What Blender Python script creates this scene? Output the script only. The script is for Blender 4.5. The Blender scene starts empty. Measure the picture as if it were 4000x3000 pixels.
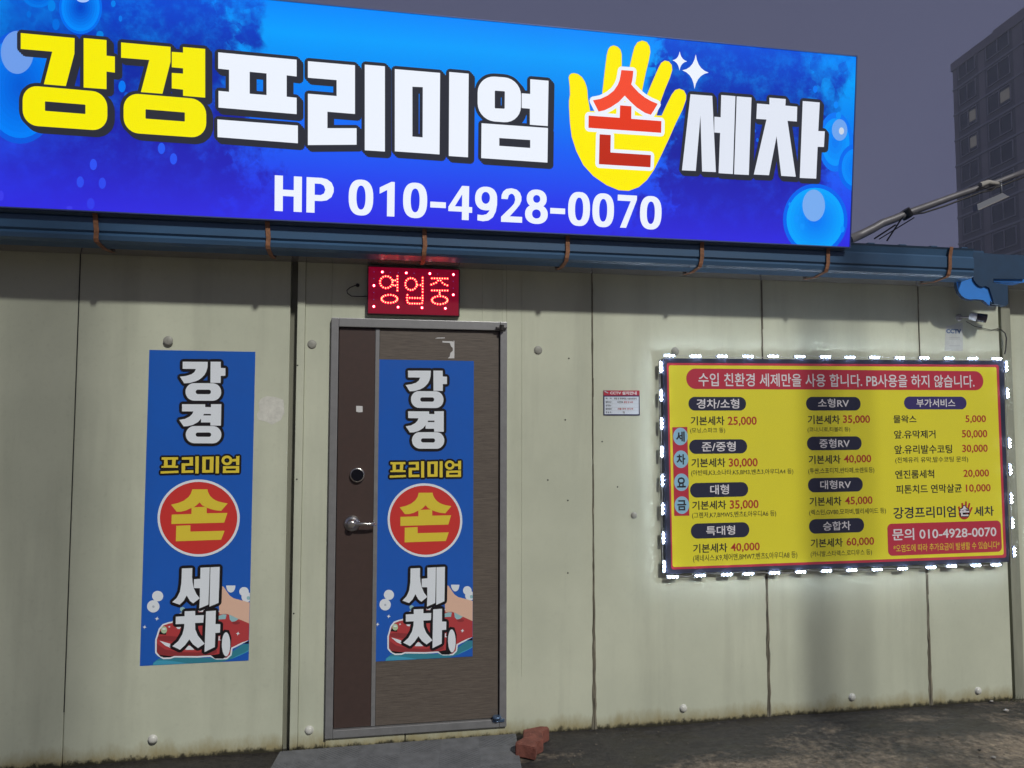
import bpy, bmesh, math, random
from mathutils import Vector, Matrix
from mathutils.geometry import tessellate_polygon
random.seed(7)
SC = bpy.context.scene
COL = SC.collection

# ------------------------------------------------------------------ camera, world, sun, exposure
YAW, PIT, ROL = [math.radians(a) for a in (-9.93534759, 3.39485907, -0.06735168)]
FPX = 2890.0                                   # focal length in pixels of a 4000 px wide picture
CAM = Vector((0, -3.889, 1.595))
_R = Matrix.Rotation(YAW, 3, 'Z') @ Matrix.Rotation(PIT, 3, 'X') @ Matrix.Rotation(ROL, 3, 'Y')
cd = bpy.data.cameras.new('camera'); cam = bpy.data.objects.new('camera', cd); COL.objects.link(cam)
cd.sensor_fit = 'HORIZONTAL'; cd.sensor_width = 36; cd.lens = 36 * FPX / 4000
cd.clip_start = 0.05; cd.clip_end = 2000
rx = _R @ Vector((1, 0, 0)); fw = _R @ Vector((0, 1, 0)); up = _R @ Vector((0, 0, 1))
cam.matrix_world = Matrix.Translation(CAM) @ Matrix((rx, up, -fw)).transposed().to_4x4()
SC.camera = cam

SUN_EL, SUN_AZ = math.radians(41), math.radians(20)   # light comes from the front right, above
w = bpy.data.worlds.new('World'); SC.world = w; w.use_nodes = True
nt = w.node_tree; nt.nodes.clear()
out = nt.nodes.new('ShaderNodeOutputWorld'); bg = nt.nodes.new('ShaderNodeBackground')
tc = nt.nodes.new('ShaderNodeTexCoord'); sep = nt.nodes.new('ShaderNodeSeparateXYZ')
rp = nt.nodes.new('ShaderNodeValToRGB')
rp.color_ramp.elements[0].position = 0.0; rp.color_ramp.elements[0].color = (0.112, 0.110, 0.195, 1)
rp.color_ramp.elements[1].position = 0.75; rp.color_ramp.elements[1].color = (0.080, 0.088, 0.148, 1)
nt.links.new(tc.outputs['Generated'], sep.inputs[0]); nt.links.new(sep.outputs['Z'], rp.inputs[0])
sky = nt.nodes.new('ShaderNodeTexSky'); sky.sky_type = 'NISHITA'; sky.sun_disc = False
sky.sun_elevation = SUN_EL; sky.sun_rotation = math.pi - SUN_AZ
mx = nt.nodes.new('ShaderNodeMix'); mx.data_type = 'RGBA'; mx.blend_type = 'ADD'; mx.inputs[0].default_value = 0.0012
nt.links.new(rp.outputs[0], mx.inputs[6]); nt.links.new(sky.outputs[0], mx.inputs[7])
nt.links.new(mx.outputs[2], bg.inputs[0]); bg.inputs[1].default_value = 0.95
nt.links.new(bg.outputs[0], out.inputs[0])

sd = bpy.data.lights.new('sun', 'SUN'); so = bpy.data.objects.new('sun', sd); COL.objects.link(so)
sd.energy = 2.75; sd.angle = math.radians(3.2); sd.color = (1.0, 0.98, 0.91)
ldir = Vector((-math.sin(SUN_AZ) * math.cos(SUN_EL), math.cos(SUN_AZ) * math.cos(SUN_EL), -math.sin(SUN_EL)))
so.rotation_euler = ldir.to_track_quat('-Z', 'Y').to_euler(); so.location = (3, -8, 8)
vs = SC.view_settings; vs.view_transform = 'Standard'; vs.look = 'None'; vs.exposure = 0; vs.gamma = 1; vs.use_curve_mapping = False

# ------------------------------------------------------------------ helpers
def L(r, g, b):
    return tuple(((c / 255 + 0.055) / 1.055) ** 2.4 if c > 10 else c / 255 / 12.92 for c in (r, g, b))

def ray(px, py):
    return _R @ Vector(((px - 2000) / FPX, 1, -(py - 1500) / FPX))

class Plane:
    """A real surface in the place: origin, two axes, outward normal."""
    def __init__(s, o, u, v):
        s.o = Vector(o); s.u = Vector(u).normalized(); v = Vector(v); s.v = (v - s.u * v.dot(s.u)).normalized()
        s.n = s.u.cross(s.v)
    def hit(s, px, py):
        d = ray(px, py); t = (s.o - CAM).dot(s.n) / d.dot(s.n); p = CAM + d * t - s.o
        return (p.dot(s.u), p.dot(s.v))
    def at(s, a, b, h=0.0):
        return s.o + s.u * a + s.v * b + s.n * h

def wallp(y): return Plane((0, y, 0), (1, 0, 0), (0, 0, 1))

_m = {}
def mat(name, col, rough=0.6, metal=0.0, emit=None, es=1.0, noise=0.0, nscale=12.0, bump=0.0, bscale=60.0, col2=None, spec=0.5, stretch=None, coat=0.0):
    if name in _m: return _m[name]
    m = bpy.data.materials.new(name); _m[name] = m; m.use_nodes = True
    n = m.node_tree.nodes; l = m.node_tree.links; b = n['Principled BSDF']
    b.inputs['Base Color'].default_value = (*col, 1); b.inputs['Roughness'].default_value = rough
    b.inputs['Metallic'].default_value = metal; b.inputs['Specular IOR Level'].default_value = spec
    b.inputs['Coat Weight'].default_value = coat
    if emit is not None:
        b.inputs['Emission Color'].default_value = (*emit, 1); b.inputs['Emission Strength'].default_value = es
    if noise > 0 or bump > 0:
        g = n.new('ShaderNodeNewGeometry'); mp = n.new('ShaderNodeMapping'); l.new(g.outputs['Position'], mp.inputs[0])
        if stretch: mp.inputs['Scale'].default_value = stretch
    if noise > 0:
        t = n.new('ShaderNodeTexNoise'); t.inputs['Scale'].default_value = nscale; t.inputs['Detail'].default_value = 6
        t.inputs['Roughness'].default_value = 0.65
        l.new(mp.outputs[0], t.inputs[0])
        r = n.new('ShaderNodeValToRGB'); r.color_ramp.elements[0].position = 0.3; r.color_ramp.elements[1].position = 0.7
        c2 = col2 if col2 else tuple(c * (1 - noise) for c in col)
        r.color_ramp.elements[0].color = (*c2, 1); r.color_ramp.elements[1].color = (*col, 1)
        l.new(t.outputs['Fac'], r.inputs[0]); l.new(r.outputs[0], b.inputs['Base Color'])
        mr = n.new('ShaderNodeMapRange'); mr.inputs[3].default_value = min(1, rough + .12); mr.inputs[4].default_value = max(0.02, rough - .1)
        l.new(t.outputs['Fac'], mr.inputs[0]); l.new(mr.outputs[0], b.inputs['Roughness'])
    if bump > 0:
        t2 = n.new('ShaderNodeTexNoise'); t2.inputs['Scale'].default_value = bscale; t2.inputs['Detail'].default_value = 5
        l.new(mp.outputs[0], t2.inputs[0])
        bp = n.new('ShaderNodeBump'); bp.inputs['Strength'].default_value = bump; bp.inputs['Distance'].default_value = 0.004
        l.new(t2.outputs['Fac'], bp.inputs['Height']); l.new(bp.outputs[0], b.inputs['Normal'])
    return m

def lit(name, rgb, s=1.0):
    """Printed film of a sign that glows from behind."""
    c = L(*rgb); return mat(name, (0.006, 0.006, 0.006), 0.5, emit=c, es=s, spec=0.06)

def obj(name, me, mats=(), parent=None, loc=None, kind=None, label=None, cat=None, group=None, smooth=False):
    if isinstance(me, bmesh.types.BMesh):
        bm = me; me = bpy.data.meshes.new(name); bm.to_mesh(me); bm.free()
    if mats:
        if not me.materials:
            for m in (mats if isinstance(mats, (list, tuple)) else [mats]): me.materials.append(m)
    if smooth:
        for p in me.polygons: p.use_smooth = True
    o = bpy.data.objects.new(name, me); COL.objects.link(o)
    if parent: o.parent = parent
    if loc is not None: o.location = loc
    if kind: o['kind'] = kind
    if label: o['label'] = label
    if cat: o['category'] = cat
    if group: o['group'] = group
    return o

def thing(name, label, cat, loc=(0, 0, 0), group=None):
    o = bpy.data.objects.new(name, None); COL.objects.link(o); o.location = loc; o.empty_display_size = 0.1
    o['label'] = label; o['category'] = cat
    if group: o['group'] = group
    bpy.context.view_layer.update()
    return o

def box(bm, x0, x1, y0, y1, z0, z1, mi=0, bev=0.0):
    vs_ = [bm.verts.new(p) for p in ((x0,y0,z0),(x1,y0,z0),(x1,y1,z0),(x0,y1,z0),(x0,y0,z1),(x1,y0,z1),(x1,y1,z1),(x0,y1,z1))]
    fs = []
    for f in ((0,3,2,1),(4,5,6,7),(0,1,5,4),(1,2,6,5),(2,3,7,6),(3,0,4,7)):
        fc = bm.faces.new([vs_[i] for i in f]); fc.material_index = mi; fs.append(fc)
    if bev > 0:
        es = list({e for f in fs for e in f.edges})
        bmesh.ops.bevel(bm, geom=es, offset=bev, segments=2, affect='EDGES', profile=0.6)
    return vs_

def prism_x(bm, prof, x0, x1, mi=0):
    """profile of (y, z) points swept along x; closed."""
    a = [bm.verts.new((x0, y, z)) for y, z in prof]; b = [bm.verts.new((x1, y, z)) for y, z in prof]
    n = len(prof)
    for i in range(n):
        f = bm.faces.new((a[i], a[(i+1) % n], b[(i+1) % n], b[i])); f.material_index = mi
    t = tessellate_polygon([[Vector((p[0], p[1], 0)) for p in prof]])
    for tri in t:
        bm.faces.new([a[i] for i in tri]).material_index = mi; bm.faces.new([b[i] for i in tri]).material_index = mi

def tube(bm, pts, r, seg=8, mi=0, r1=None, cap=True):
    pts = [Vector(p) for p in pts]; rings = []; n = len(pts); ref = Vector((0.13, 0.3, 1)).normalized()
    for i, p in enumerate(pts):
        t = (pts[min(i+1, n-1)] - pts[max(i-1, 0)]).normalized()
        a = t.cross(ref); a = a.normalized() if a.length > 1e-3 else t.cross(Vector((1, 0, 0))).normalized()
        b = t.cross(a); rr = r if r1 is None else r + (r1 - r) * i / (n - 1)
        rings.append([bm.verts.new(p + (a * math.cos(k*2*math.pi/seg) + b * math.sin(k*2*math.pi/seg)) * rr) for k in range(seg)])
    for i in range(n - 1):
        for k in range(seg):
            f = bm.faces.new((rings[i][k], rings[i][(k+1) % seg], rings[i+1][(k+1) % seg], rings[i+1][k])); f.material_index = mi; f.smooth = True
    if cap:
        for rg in (rings[0], rings[-1]): bm.faces.new(rg).material_index = mi

def lathe(bm, c, axis, prof, seg=20, mi=0):
    """prof: (distance along axis, radius)."""
    c = Vector(c); axis = Vector(axis).normalized(); a = axis.orthogonal().normalized(); b = axis.cross(a); rings = []
    for d, r in prof:
        rings.append([bm.verts.new(c + axis * d + (a * math.cos(k*2*math.pi/seg) + b * math.sin(k*2*math.pi/seg)) * max(r, 1e-5)) for k in range(seg)])
    for i in range(len(prof) - 1):
        for k in range(seg):
            f = bm.faces.new((rings[i][k], rings[i][(k+1) % seg], rings[i+1][(k+1) % seg], rings[i+1][k])); f.material_index = mi; f.smooth = True
    for rg in (rings[0], rings[-1]): bm.faces.new(rg).material_index = mi

def ell(cx, cy, rx_, ry_, n=36, a0=0, a1=360):
    return [(cx + rx_ * math.cos(math.radians(a0 + (a1 - a0) * i / n)), cy + ry_ * math.sin(math.radians(a0 + (a1 - a0) * i / n))) for i in range(n if a1 - a0 >= 360 else n + 1)]

def rquad(c, r, n=7):
    """quadrilateral with rounded corners (corner list, radius)."""
    out_ = []
    for i in range(4):
        p = Vector(c[i]); a = (Vector(c[i-1]) - p); b = (Vector(c[(i+1) % 4]) - p)
        ra = min(r, a.length * .5); rb = min(r, b.length * .5); pa = p + a.normalized() * ra; pb = p + b.normalized() * rb
        for k in range(n + 1):
            t = k / n * math.pi / 2
            # superelliptic corner
            q = p + (pa - p) * (1 - math.sin(t)) + (pb - p) * (1 - math.cos(t))
            out_.append((q.x, q.y))
    return out_

def star(t, r, b, l_, c, n=5, k=.35):
    out_ = []; T = [t, r, b, l_]
    for i in range(4):
        p, q = Vector(T[i]), Vector(T[(i+1) % 4]); m = (p + q) / 2; ctl = m + (Vector(c) - m) * k * 2
        for j in range(n):
            u = j / n; o = p * (1-u)**2 + ctl * 2 * u * (1-u) + q * u * u; out_.append((o.x, o.y))
    return out_

def clip(poly, x0, x1, y0, y1):
    for ax, lim, sg in ((0, x0, 1), (0, x1, -1), (1, y0, 1), (1, y1, -1)):
        res = []
        for i in range(len(poly)):
            p, q = poly[i-1], poly[i]; dp, dq = (p[ax]-lim)*sg, (q[ax]-lim)*sg
            if (dp >= 0) != (dq >= 0):
                t = dp / (dp - dq); res.append((p[0]+(q[0]-p[0])*t, p[1]+(q[1]-p[1])*t))
            if dq >= 0: res.append(q)
        poly = res
        if len(poly) < 3: return []
    return poly

class Print:
    """Flat print (ink shapes) lying on a Plane; every shape is a thin layer just proud of the one below."""
    def __init__(s, plane): s.p = plane; s.v = []; s.f = []; s.mi = []; s.mats = []
    def m(s, mt):
        if mt not in s.mats: s.mats.append(mt)
        return s.mats.index(mt)
    def tri(s, loops, mt, h):
        k = s.m(mt); base = len(s.v); flat = [q for lp in loops for q in lp]
        t = tessellate_polygon([[Vector((a, b, 0)) for a, b in lp] for lp in loops])
        for a, b in flat: s.v.append(s.p.at(a, b, h))
        for x in t:
            a, b, c = [Vector(flat[i]) for i in x]
            if (b-a).cross(c-a) < 0: x = (x[0], x[2], x[1])
            s.f.append(tuple(base + i for i in x)); s.mi.append(k)
    def px(s, crop, pts):
        ox, oy, sc = crop; return [s.p.hit(ox + x / sc, oy + y / sc) for x, y in pts]
    def shape(s, crop, outer, mt, h, holes=(), cl=None):
        lp = [s.px(crop, outer)]
        if cl: lp[0] = clip(lp[0], *cl)
        if len(lp[0]) < 3: return
        for ho in holes: lp.append(s.px(crop, ho))
        s.tri(lp, mt, h)
    def fat(s, crop, outer, mt, h, r, holes=(), shift=((0, 0),), n=16):
        lp = [s.px(crop, outer)] + [s.px(crop, ho) for ho in holes]; j = 0
        b0 = len(s.v); s.tri(lp, mt, h); k_ = s.m(mt)
        cells = [(tuple(i - b0 for i in f)) for f in s.f if f[0] >= b0]; vv = s.v[b0:]
        for sx, sy in shift:
            for k in range(n + 1):
                a = 2 * math.pi * k / n; rr = r if k < n else 0
                dx, dy = sx + rr * math.cos(a), sy + rr * math.sin(a); j += 1
                base = len(s.v); d = s.p.u * dx + s.p.v * dy + s.p.n * (j * 6e-6); s.v.extend([v + d for v in vv])
                s.f.extend([tuple(base + i for i in c) for c in cells]); s.mi.extend([k_] * len(cells))
    def build(s, name, parent, label=None, local=None):
        me = bpy.data.meshes.new(name); o3 = local if local is not None else Vector((0, 0, 0))
        me.from_pydata([v - o3 for v in s.v], [], s.f)
        for i, p in enumerate(me.polygons): p.material_index = s.mi[i]
        return obj(name, me, s.mats, parent, label=label)

_tc = {}
def text_mesh(string, bold):
    key = (string, bold)
    if key not in _tc:
        cu = bpy.data.curves.new('t', 'FONT'); cu.body = string; cu.size = 1; cu.offset = bold; cu.resolution_u = 3; cu.fill_mode = 'FRONT'
        o = bpy.data.objects.new('t', cu); COL.objects.link(o); bpy.context.view_layer.update()
        dg = bpy.context.evaluated_depsgraph_get(); me = o.evaluated_get(dg).to_mesh()
        vv = [(v.co.x, v.co.y) for v in me.vertices]; ff = [tuple(p.vertices) for p in me.polygons]
        o.evaluated_get(dg).to_mesh_clear(); COL.objects.unlink(o); bpy.data.objects.remove(o); bpy.data.curves.remove(cu)
        _tc[key] = (vv, ff)
    return _tc[key]

def put_text(pr, string, p0, udir, width, height, mt, h, bold=0.02, shifts=((0, 0),)):
    """p0: lower left corner of the lettering in plane coordinates; udir: reading direction angle."""
    vv, ff = text_mesh(string, bold); xs = [a for a, b in vv]; ys = [b for a, b in vv]
    x0, x1, y0, y1 = min(xs), max(xs), min(ys), max(ys); k = pr.m(mt); ca, sa = math.cos(udir), math.sin(udir)
    for j, (sx, sy) in enumerate(shifts):
        base = len(pr.v)
        for a, b in vv:
            a = (a - x0) / (x1 - x0) * width; b = (b - y0) / (y1 - y0) * height
            pr.v.append(pr.p.at(p0[0] + a * ca - b * sa + sx, p0[1] + a * sa + b * ca + sy, h + j * 6e-6))
        for f in ff: pr.f.append(tuple(base + i for i in f)); pr.mi.append(k)

def text_box(pr, crop, x0, x1, y0, y1, string, mt, h, bold=0.02, ang=0.0, shifts=((0, 0),)):
    """lettering inside the box x0..x1, y0..y1 of a survey sheet."""
    ox, oy, sc = crop; yc = (y0 + y1) / 2
    a = Vector(pr.p.hit(ox + x0/sc, oy + yc/sc)); b = Vector(pr.p.hit(ox + x1/sc, oy + yc/sc))
    c = pr.p.hit(ox + (x0+x1)/2/sc, oy + y0/sc); d = pr.p.hit(ox + (x0+x1)/2/sc, oy + y1/sc)
    wd = abs(b.x - a.x); ht = abs(c[1] - d[1]); mid = Vector(((a.x + b.x)/2, (c[1] + d[1])/2))
    p0 = mid - Vector((math.cos(ang), math.sin(ang))) * wd/2 - Vector((-math.sin(ang), math.cos(ang))) * ht/2
    put_text(pr, string, p0, ang, wd, ht, mt, h, bold, shifts)
    return mid, wd, ht

# ------------------------------------------------------------------ ground
def ground_material():
    m = bpy.data.materials.new('ground'); m.use_nodes = True; n = m.node_tree.nodes; l = m.node_tree.links; b = n['Principled BSDF']
    g = n.new('ShaderNodeNewGeometry'); sp = n.new('ShaderNodeSeparateXYZ'); l.new(g.outputs['Position'], sp.inputs[0])
    def noise(sc, det=8, rg=.6, stretch=None):
        t = n.new('ShaderNodeTexNoise'); t.inputs['Scale'].default_value = sc; t.inputs['Detail'].default_value = det; t.inputs['Roughness'].default_value = rg
        mp = n.new('ShaderNodeMapping'); l.new(g.outputs['Position'], mp.inputs[0]); l.new(mp.outputs[0], t.inputs[0])
        if stretch: mp.inputs['Scale'].default_value = stretch; mp.inputs['Rotation'].default_value = (0, 0, .5)
        return t.outputs['Fac']
    def math_(op, a, c=None, v=0.0):
        k = n.new('ShaderNodeMath'); k.operation = op; l.new(a, k.inputs[0])
        if c is not None: l.new(c, k.inputs[1])
        else: k.inputs[1].default_value = v
        return k.outputs[0]
    def ramp(f, a, c, ca, cb):
        r = n.new('ShaderNodeValToRGB'); r.color_ramp.elements[0].position = a; r.color_ramp.elements[1].position = c
        r.color_ramp.elements[0].color = (*ca, 1); r.color_ramp.elements[1].color = (*cb, 1); l.new(f, r.inputs[0]); return r.outputs[0]
    big = noise(2.2, 6, .7, (0.7, 1.6, 1)); fine = noise(26, 8, .75); grit = noise(130, 4, .8)
    # sand lies away from the wall and to the right: mask = -y*a + x*b + noise
    my = math_('MULTIPLY', sp.outputs['Y'], v=-1.5); mxx = math_('MULTIPLY', sp.outputs['X'], v=0.24)
    s = math_('ADD', my, mxx); s = math_('MULTIPLY', math_('ADD', s, v=-.92), v=.75)
    s = math_('ADD', s, math_('MULTIPLY', math_('ADD', big, v=-.5), v=3.2)); s = math_('ADD', s, math_('MULTIPLY', math_('ADD', fine, v=-.5), v=1.0))
    mask = ramp(s, 0.05, 0.85, (0, 0, 0), (1, 1, 1))
    dark = ramp(fine, .3, .75, (0.013, 0.0125, 0.0125), (0.056, 0.050, 0.046)); sand = ramp(fine, .32, .7, (0.085, 0.070, 0.052), (0.42, 0.345, 0.255))
    mix = n.new('ShaderNodeMix'); mix.data_type = 'RGBA'; l.new(mask, mix.inputs[0]); l.new(dark, mix.inputs[6]); l.new(sand, mix.inputs[7])
    mg = n.new('ShaderNodeMix'); mg.data_type = 'RGBA'; mg.blend_type = 'MULTIPLY'; mg.inputs[0].default_value = .8
    l.new(mix.outputs[2], mg.inputs[6]); l.new(ramp(grit, .35, .65, (.55, .55, .55), (1.25, 1.2, 1.15)), mg.inputs[7]); l.new(mg.outputs[2], b.inputs['Base Color'])
    rr = ramp(big, .40, .60, (.30, .30, .30), (.85, .85, .85)); l.new(rr, b.inputs['Roughness'])
    bp = n.new('ShaderNodeBump'); bp.inputs['Distance'].default_value = .012; bp.inputs['Strength'].default_value = .8
    hh = math_('ADD', fine, math_('MULTIPLY', grit, v=.4)); l.new(hh, bp.inputs['Height']); l.new(bp.outputs[0], b.inputs['Normal'])
    return m
GM = ground_material()
bm = bmesh.new(); S = 600
nx, ny = 70, 24                       # finely modelled strip by the wall, flat beyond
def gz(x, y):
    return 0.0 if not (-2.6 < x < 5.4 and -1.9 < y < 0.4) else 0.006 * math.sin(x*5+y*3) * math.sin(y*7-x) * min(1, (x+2.6)*2, (5.4-x)*2, (y+1.9)*3, (0.4-y)*4) - 0.004
grid = [[bm.verts.new((-3 + 9 * i / nx, -2.2 + 3.0 * j / ny, gz(-3 + 9*i/nx, -2.2 + 3.0*j/ny))) for j in range(ny+1)] for i in range(nx+1)]
for i in range(nx):
    for j in range(ny): bm.faces.new((grid[i][j], grid[i+1][j], grid[i+1][j+1], grid[i][j+1])).smooth = True
c4 = [(-S, -S), (S, -S), (S, S), (-S, S)]; o4 = [bm.verts.new((x, y, 0)) for x, y in c4]; b0 = [grid[i][0] for i in range(nx+1)]; rt = grid[nx]; tp = [grid[i][ny] for i in range(nx+1)]; lf = grid[0]
def fan(row, c):
    for i in range(len(row)-1): bm.faces.new((row[i], row[i+1], c))
fan(b0, o4[0]); bm.faces.new((b0[-1], o4[0], o4[1])); fan(rt, o4[1]); bm.faces.new((rt[-1], o4[1], o4[2])); fan(tp, o4[2]); bm.faces.new((tp[0], o4[2], o4[3])); fan(lf, o4[3]); bm.faces.new((lf[0], o4[3], o4[0]))
bmesh.ops.recalc_face_normals(bm, faces=bm.faces)
g = obj('ground', bm, [GM], kind='structure')

# ------------------------------------------------------------------ the shop building
def wall_material(name, base, base2):
    m = bpy.data.materials.new(name); m.use_nodes = True; n = m.node_tree.nodes; l = m.node_tree.links; b = n['Principled BSDF']
    g = n.new('ShaderNodeNewGeometry'); sp = n.new('ShaderNodeSeparateXYZ'); l.new(g.outputs['Position'], sp.inputs[0])
    def noise(sc, stretch=(1, 1, 1), det=6, rg=.6):
        t = n.new('ShaderNodeTexNoise'); t.inputs['Scale'].default_value = sc; t.inputs['Detail'].default_value = det; t.inputs['Roughness'].default_value = rg
        mp = n.new('ShaderNodeMapping'); mp.inputs['Scale'].default_value = stretch; l.new(g.outputs['Position'], mp.inputs[0]); l.new(mp.outputs[0], t.inputs[0]); return t.outputs['Fac']
    def M(op, a, c=None, v=0.0, cl=False):
        k = n.new('ShaderNodeMath'); k.operation = op; k.use_clamp = cl; l.new(a, k.inputs[0])
        if c is not None: l.new(c, k.inputs[1])
        else: k.inputs[1].default_value = v
        return k.outputs[0]
    def mixc(f, a, c, mode='MIX'):
        k = n.new('ShaderNodeMix'); k.data_type = 'RGBA'; k.blend_type = mode
        if isinstance(f, float): k.inputs[0].default_value = f
        else: l.new(f, k.inputs[0])
        for i, q in ((6, a), (7, c)):
            if isinstance(q, tuple): k.inputs[i].default_value = (*q, 1)
            else: l.new(q, k.inputs[i])
        return k.outputs[2]
    def band(f, a, c):
        k = n.new('ShaderNodeMapRange'); k.clamp = True; k.inputs[1].default_value = a; k.inputs[2].default_value = c; l.new(f, k.inputs[0]); return k.outputs[0]
    streak = noise(6, (1.0, 1, .09)); blot = noise(1.6, (1, 1, .8)); fine = noise(55); speck = noise(160, det=3)
    c = mixc(band(blot, .35, .68), base2, base)
    c = mixc(M('MULTIPLY', band(streak, .5, .72), v=.28), c, (0.27, 0.28, 0.22))
    c = mixc(M('MULTIPLY', band(fine, .56, .75), v=.14), c, (0.22, 0.22, 0.17))
    c = mixc(M('MULTIPLY', band(speck, .68, .76), v=.35), c, (0.16, 0.14, 0.11))
    # yellow-brown moss and splash dirt with a ragged edge at the foot of the wall
    z = sp.outputs['Z']; zz = M('ADD', z, M('MULTIPLY', M('ADD', noise(9, (1, 1, .4), rg=.75), v=-.5), v=-.16))
    c = mixc(M('MULTIPLY', band(zz, .085, .01), v=.75), c, (0.26, 0.20, 0.07))
    zz2 = M('ADD', z, M('MULTIPLY', M('ADD', noise(24, (1, 1, .6), rg=.8), v=-.5), v=-.10))
    c = mixc(band(zz2, .022, .004), c, (0.035, 0.032, 0.02))
    l.new(c, b.inputs['Base Color']); b.inputs['Roughness'].default_value = .5; b.inputs['Specular IOR Level'].default_value = .35
    bp = n.new('ShaderNodeBump'); bp.inputs['Distance'].default_value = .0022; bp.inputs['Strength'].default_value = .5
    l.new(M('ADD', M('MULTIPLY', noise(1.7, (1, 1, .6), 2), v=3.2), M('ADD', noise(5, (1, 1, .25)), M('MULTIPLY', speck, v=.1))), bp.inputs['Height']); l.new(bp.outputs[0], b.inputs['Normal'])
    return m
WM = wall_material('painted_steel_panel', (0.570, 0.595, 0.470), (0.475, 0.50, 0.395))
caulk = mat('old_caulk', (0.27, 0.245, 0.18), .8, noise=.75, nscale=30, bump=.6, bscale=70, stretch=(1, 1, .25))
dark_gap = mat('dark_gap', (0.03, 0.03, 0.028), .9)
alu = mat('dull_aluminium', (0.33, 0.33, 0.335), .42, .55, noise=.25, nscale=14, bump=.05, bscale=40)
BL = mat('blue_paint', (0.042, 0.105, 0.205), .36, 0.0, noise=.25, nscale=7, bump=.08, bscale=18, stretch=(.3, 1, 1), coat=.08)
BLB = mat('blue_paint_lit', (0.05, 0.26, 0.80), .35, noise=.15, nscale=9)  # brighter copy of the gutter blue, with the light on it put in
RUST = mat('rusty_strap', (0.30, 0.13, 0.06), .75, noise=.55, nscale=45, bump=.5, bscale=90)

shop = thing('shop_building', 'low shop building of pale green steel panels with a brown door and blue gutter', 'building', (0, 0.1, 0))
SH = shop.location.copy()
def sp_(name, bm, mats, label=None, parent=None, kind=None, smooth=False):
    """part of the shop, modelled in place."""
    p = parent or shop
    o = obj(name, bm, mats, p, label=label, kind=kind, smooth=smooth)
    o.matrix_parent_inverse = Matrix.Translation(-SH) if p is shop else Matrix.Identity(4)
    return o
TOP = 2.565
def panel(x0, x1, y=0.0, z0=0.0):
    bm = bmesh.new(); box(bm, x0, x1, y, y + .1, z0 - .03, TOP, bev=.004); return sp_('wall_panel', bm, WM)
DX0, DX1, DZ0, DZ1 = -.262, .650, .056, 2.158
seams = [1.127, 2.130, 3.137]
panel(-3.0, -1.470, .012); panel(-1.467, -.470, .012)
# trim post beside the recess
bm = bmesh.new(); box(bm, -.433, -.395, -.008, .09, -.03, TOP, bev=.003); sp_('trim_strip', bm, WM)
bm = bmesh.new(); box(bm, -.471, -.432, .05, .06, -.03, TOP); sp_('recess_channel', bm, mat('channel_shade_paint', (.22, .22, .17), .6, noise=.4, nscale=10, stretch=(1, 1, .2)))  # the shadow in the channel is put into its darker colour
panel(-.3945, DX0); panel(DX1, seams[0] - .003)
bm = bmesh.new(); box(bm, DX0, DX1, .0, .1, DZ1, TOP); sp_('wall_panel', bm, WM)
bm = bmesh.new(); box(bm, DX0 + .001, .13, -.012, .1, -.03, DZ0 - .001, bev=.004); box(bm, .134, DX1 - .001, -.010, .1, -.03, DZ0 - .001, bev=.004); sp_('door_sill', bm, WM, label='mossy pale strip under the door')
for i, x in enumerate(seams):
    panel(x + .003, (seams[i+1] - .003) if i < 2 else 3.683)
# faint ribs of the narrow cover strips above the door
bm = bmesh.new()
for x, w_ in ((.52, .004), (.628, .004), (.735, .003)): box(bm, x, x + w_, -.0022, .001, DZ1 + .003 if x < DX1 else .3, TOP)
sp_('cover_strip', bm, WM)
# caulked seams: uneven beads
def bead(x, wd, seed, y=0.0):
    rnd = random.Random(seed); bm = bmesh.new(); N = 60; rows = []
    for i in range(N + 1):
        z = TOP * i / N; k = .55 + 1.15 * max(0, 1 - z / 1.0) ** .8 + rnd.uniform(-.12, .25) + (.7 if rnd.random() < .05 and z < 1.2 else 0)
        a = wd * k * .5 * rnd.uniform(.7, 1.3); c = wd * k * .5 * rnd.uniform(.7, 1.3); d = .002 + .003 * rnd.random()
        rows.append([bm.verts.new((x - a, y - .0006, z)), bm.verts.new((x - a*.4, y - d, z)), bm.verts.new((x + c*.4, y - d*.8, z)), bm.verts.new((x + c, y - .0006, z))])
    for i in range(N):
        for k in range(3): bm.faces.new((rows[i][k], rows[i][k+1], rows[i+1][k+1], rows[i+1][k]))
    sp_('seam_caulk', bm, caulk)
for i, x in enumerate(seams):
    bead(x, .0135, 20 + i)
    bm = bmesh.new(); zz_ = 0.0; xx_ = x - .001; rnd = random.Random(60 + i)
    while zz_ < TOP - .05:
        l_ = rnd.uniform(.06, .4); xx_ = x + rnd.uniform(-.003, .002); box(bm, xx_, xx_ + rnd.uniform(.0012, .003), -.0062, -.002, zz_, min(zz_ + l_, TOP)); zz_ += l_ + rnd.uniform(0, .05)
    sp_('seam_crack', bm, mat('crack_dirt', (.13, .115, .085), .9), kind='stuff')
bm = bmesh.new(); box(bm, -1.4705, -1.4665, .010, .03, .25, TOP); sp_('seam_gap', bm, dark_gap)
# right corner
bm = bmesh.new(); box(bm, 3.683, 3.712, .05, .12, -.03, TOP); box(bm, 3.713, 3.78, .012, .12, -.03, TOP, bev=.006); sp_('corner_trim', bm, mat('corner_shade_paint', (.30, .31, .24), .6, noise=.35, nscale=8, stretch=(1, 1, .2)))  # soft shade along the corner is painted into this darker tone
bm = bmesh.new(); box(bm, 3.783, 5.2, .05, .15, -.03, TOP); sp_('wall_panel', bm, WM)
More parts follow.
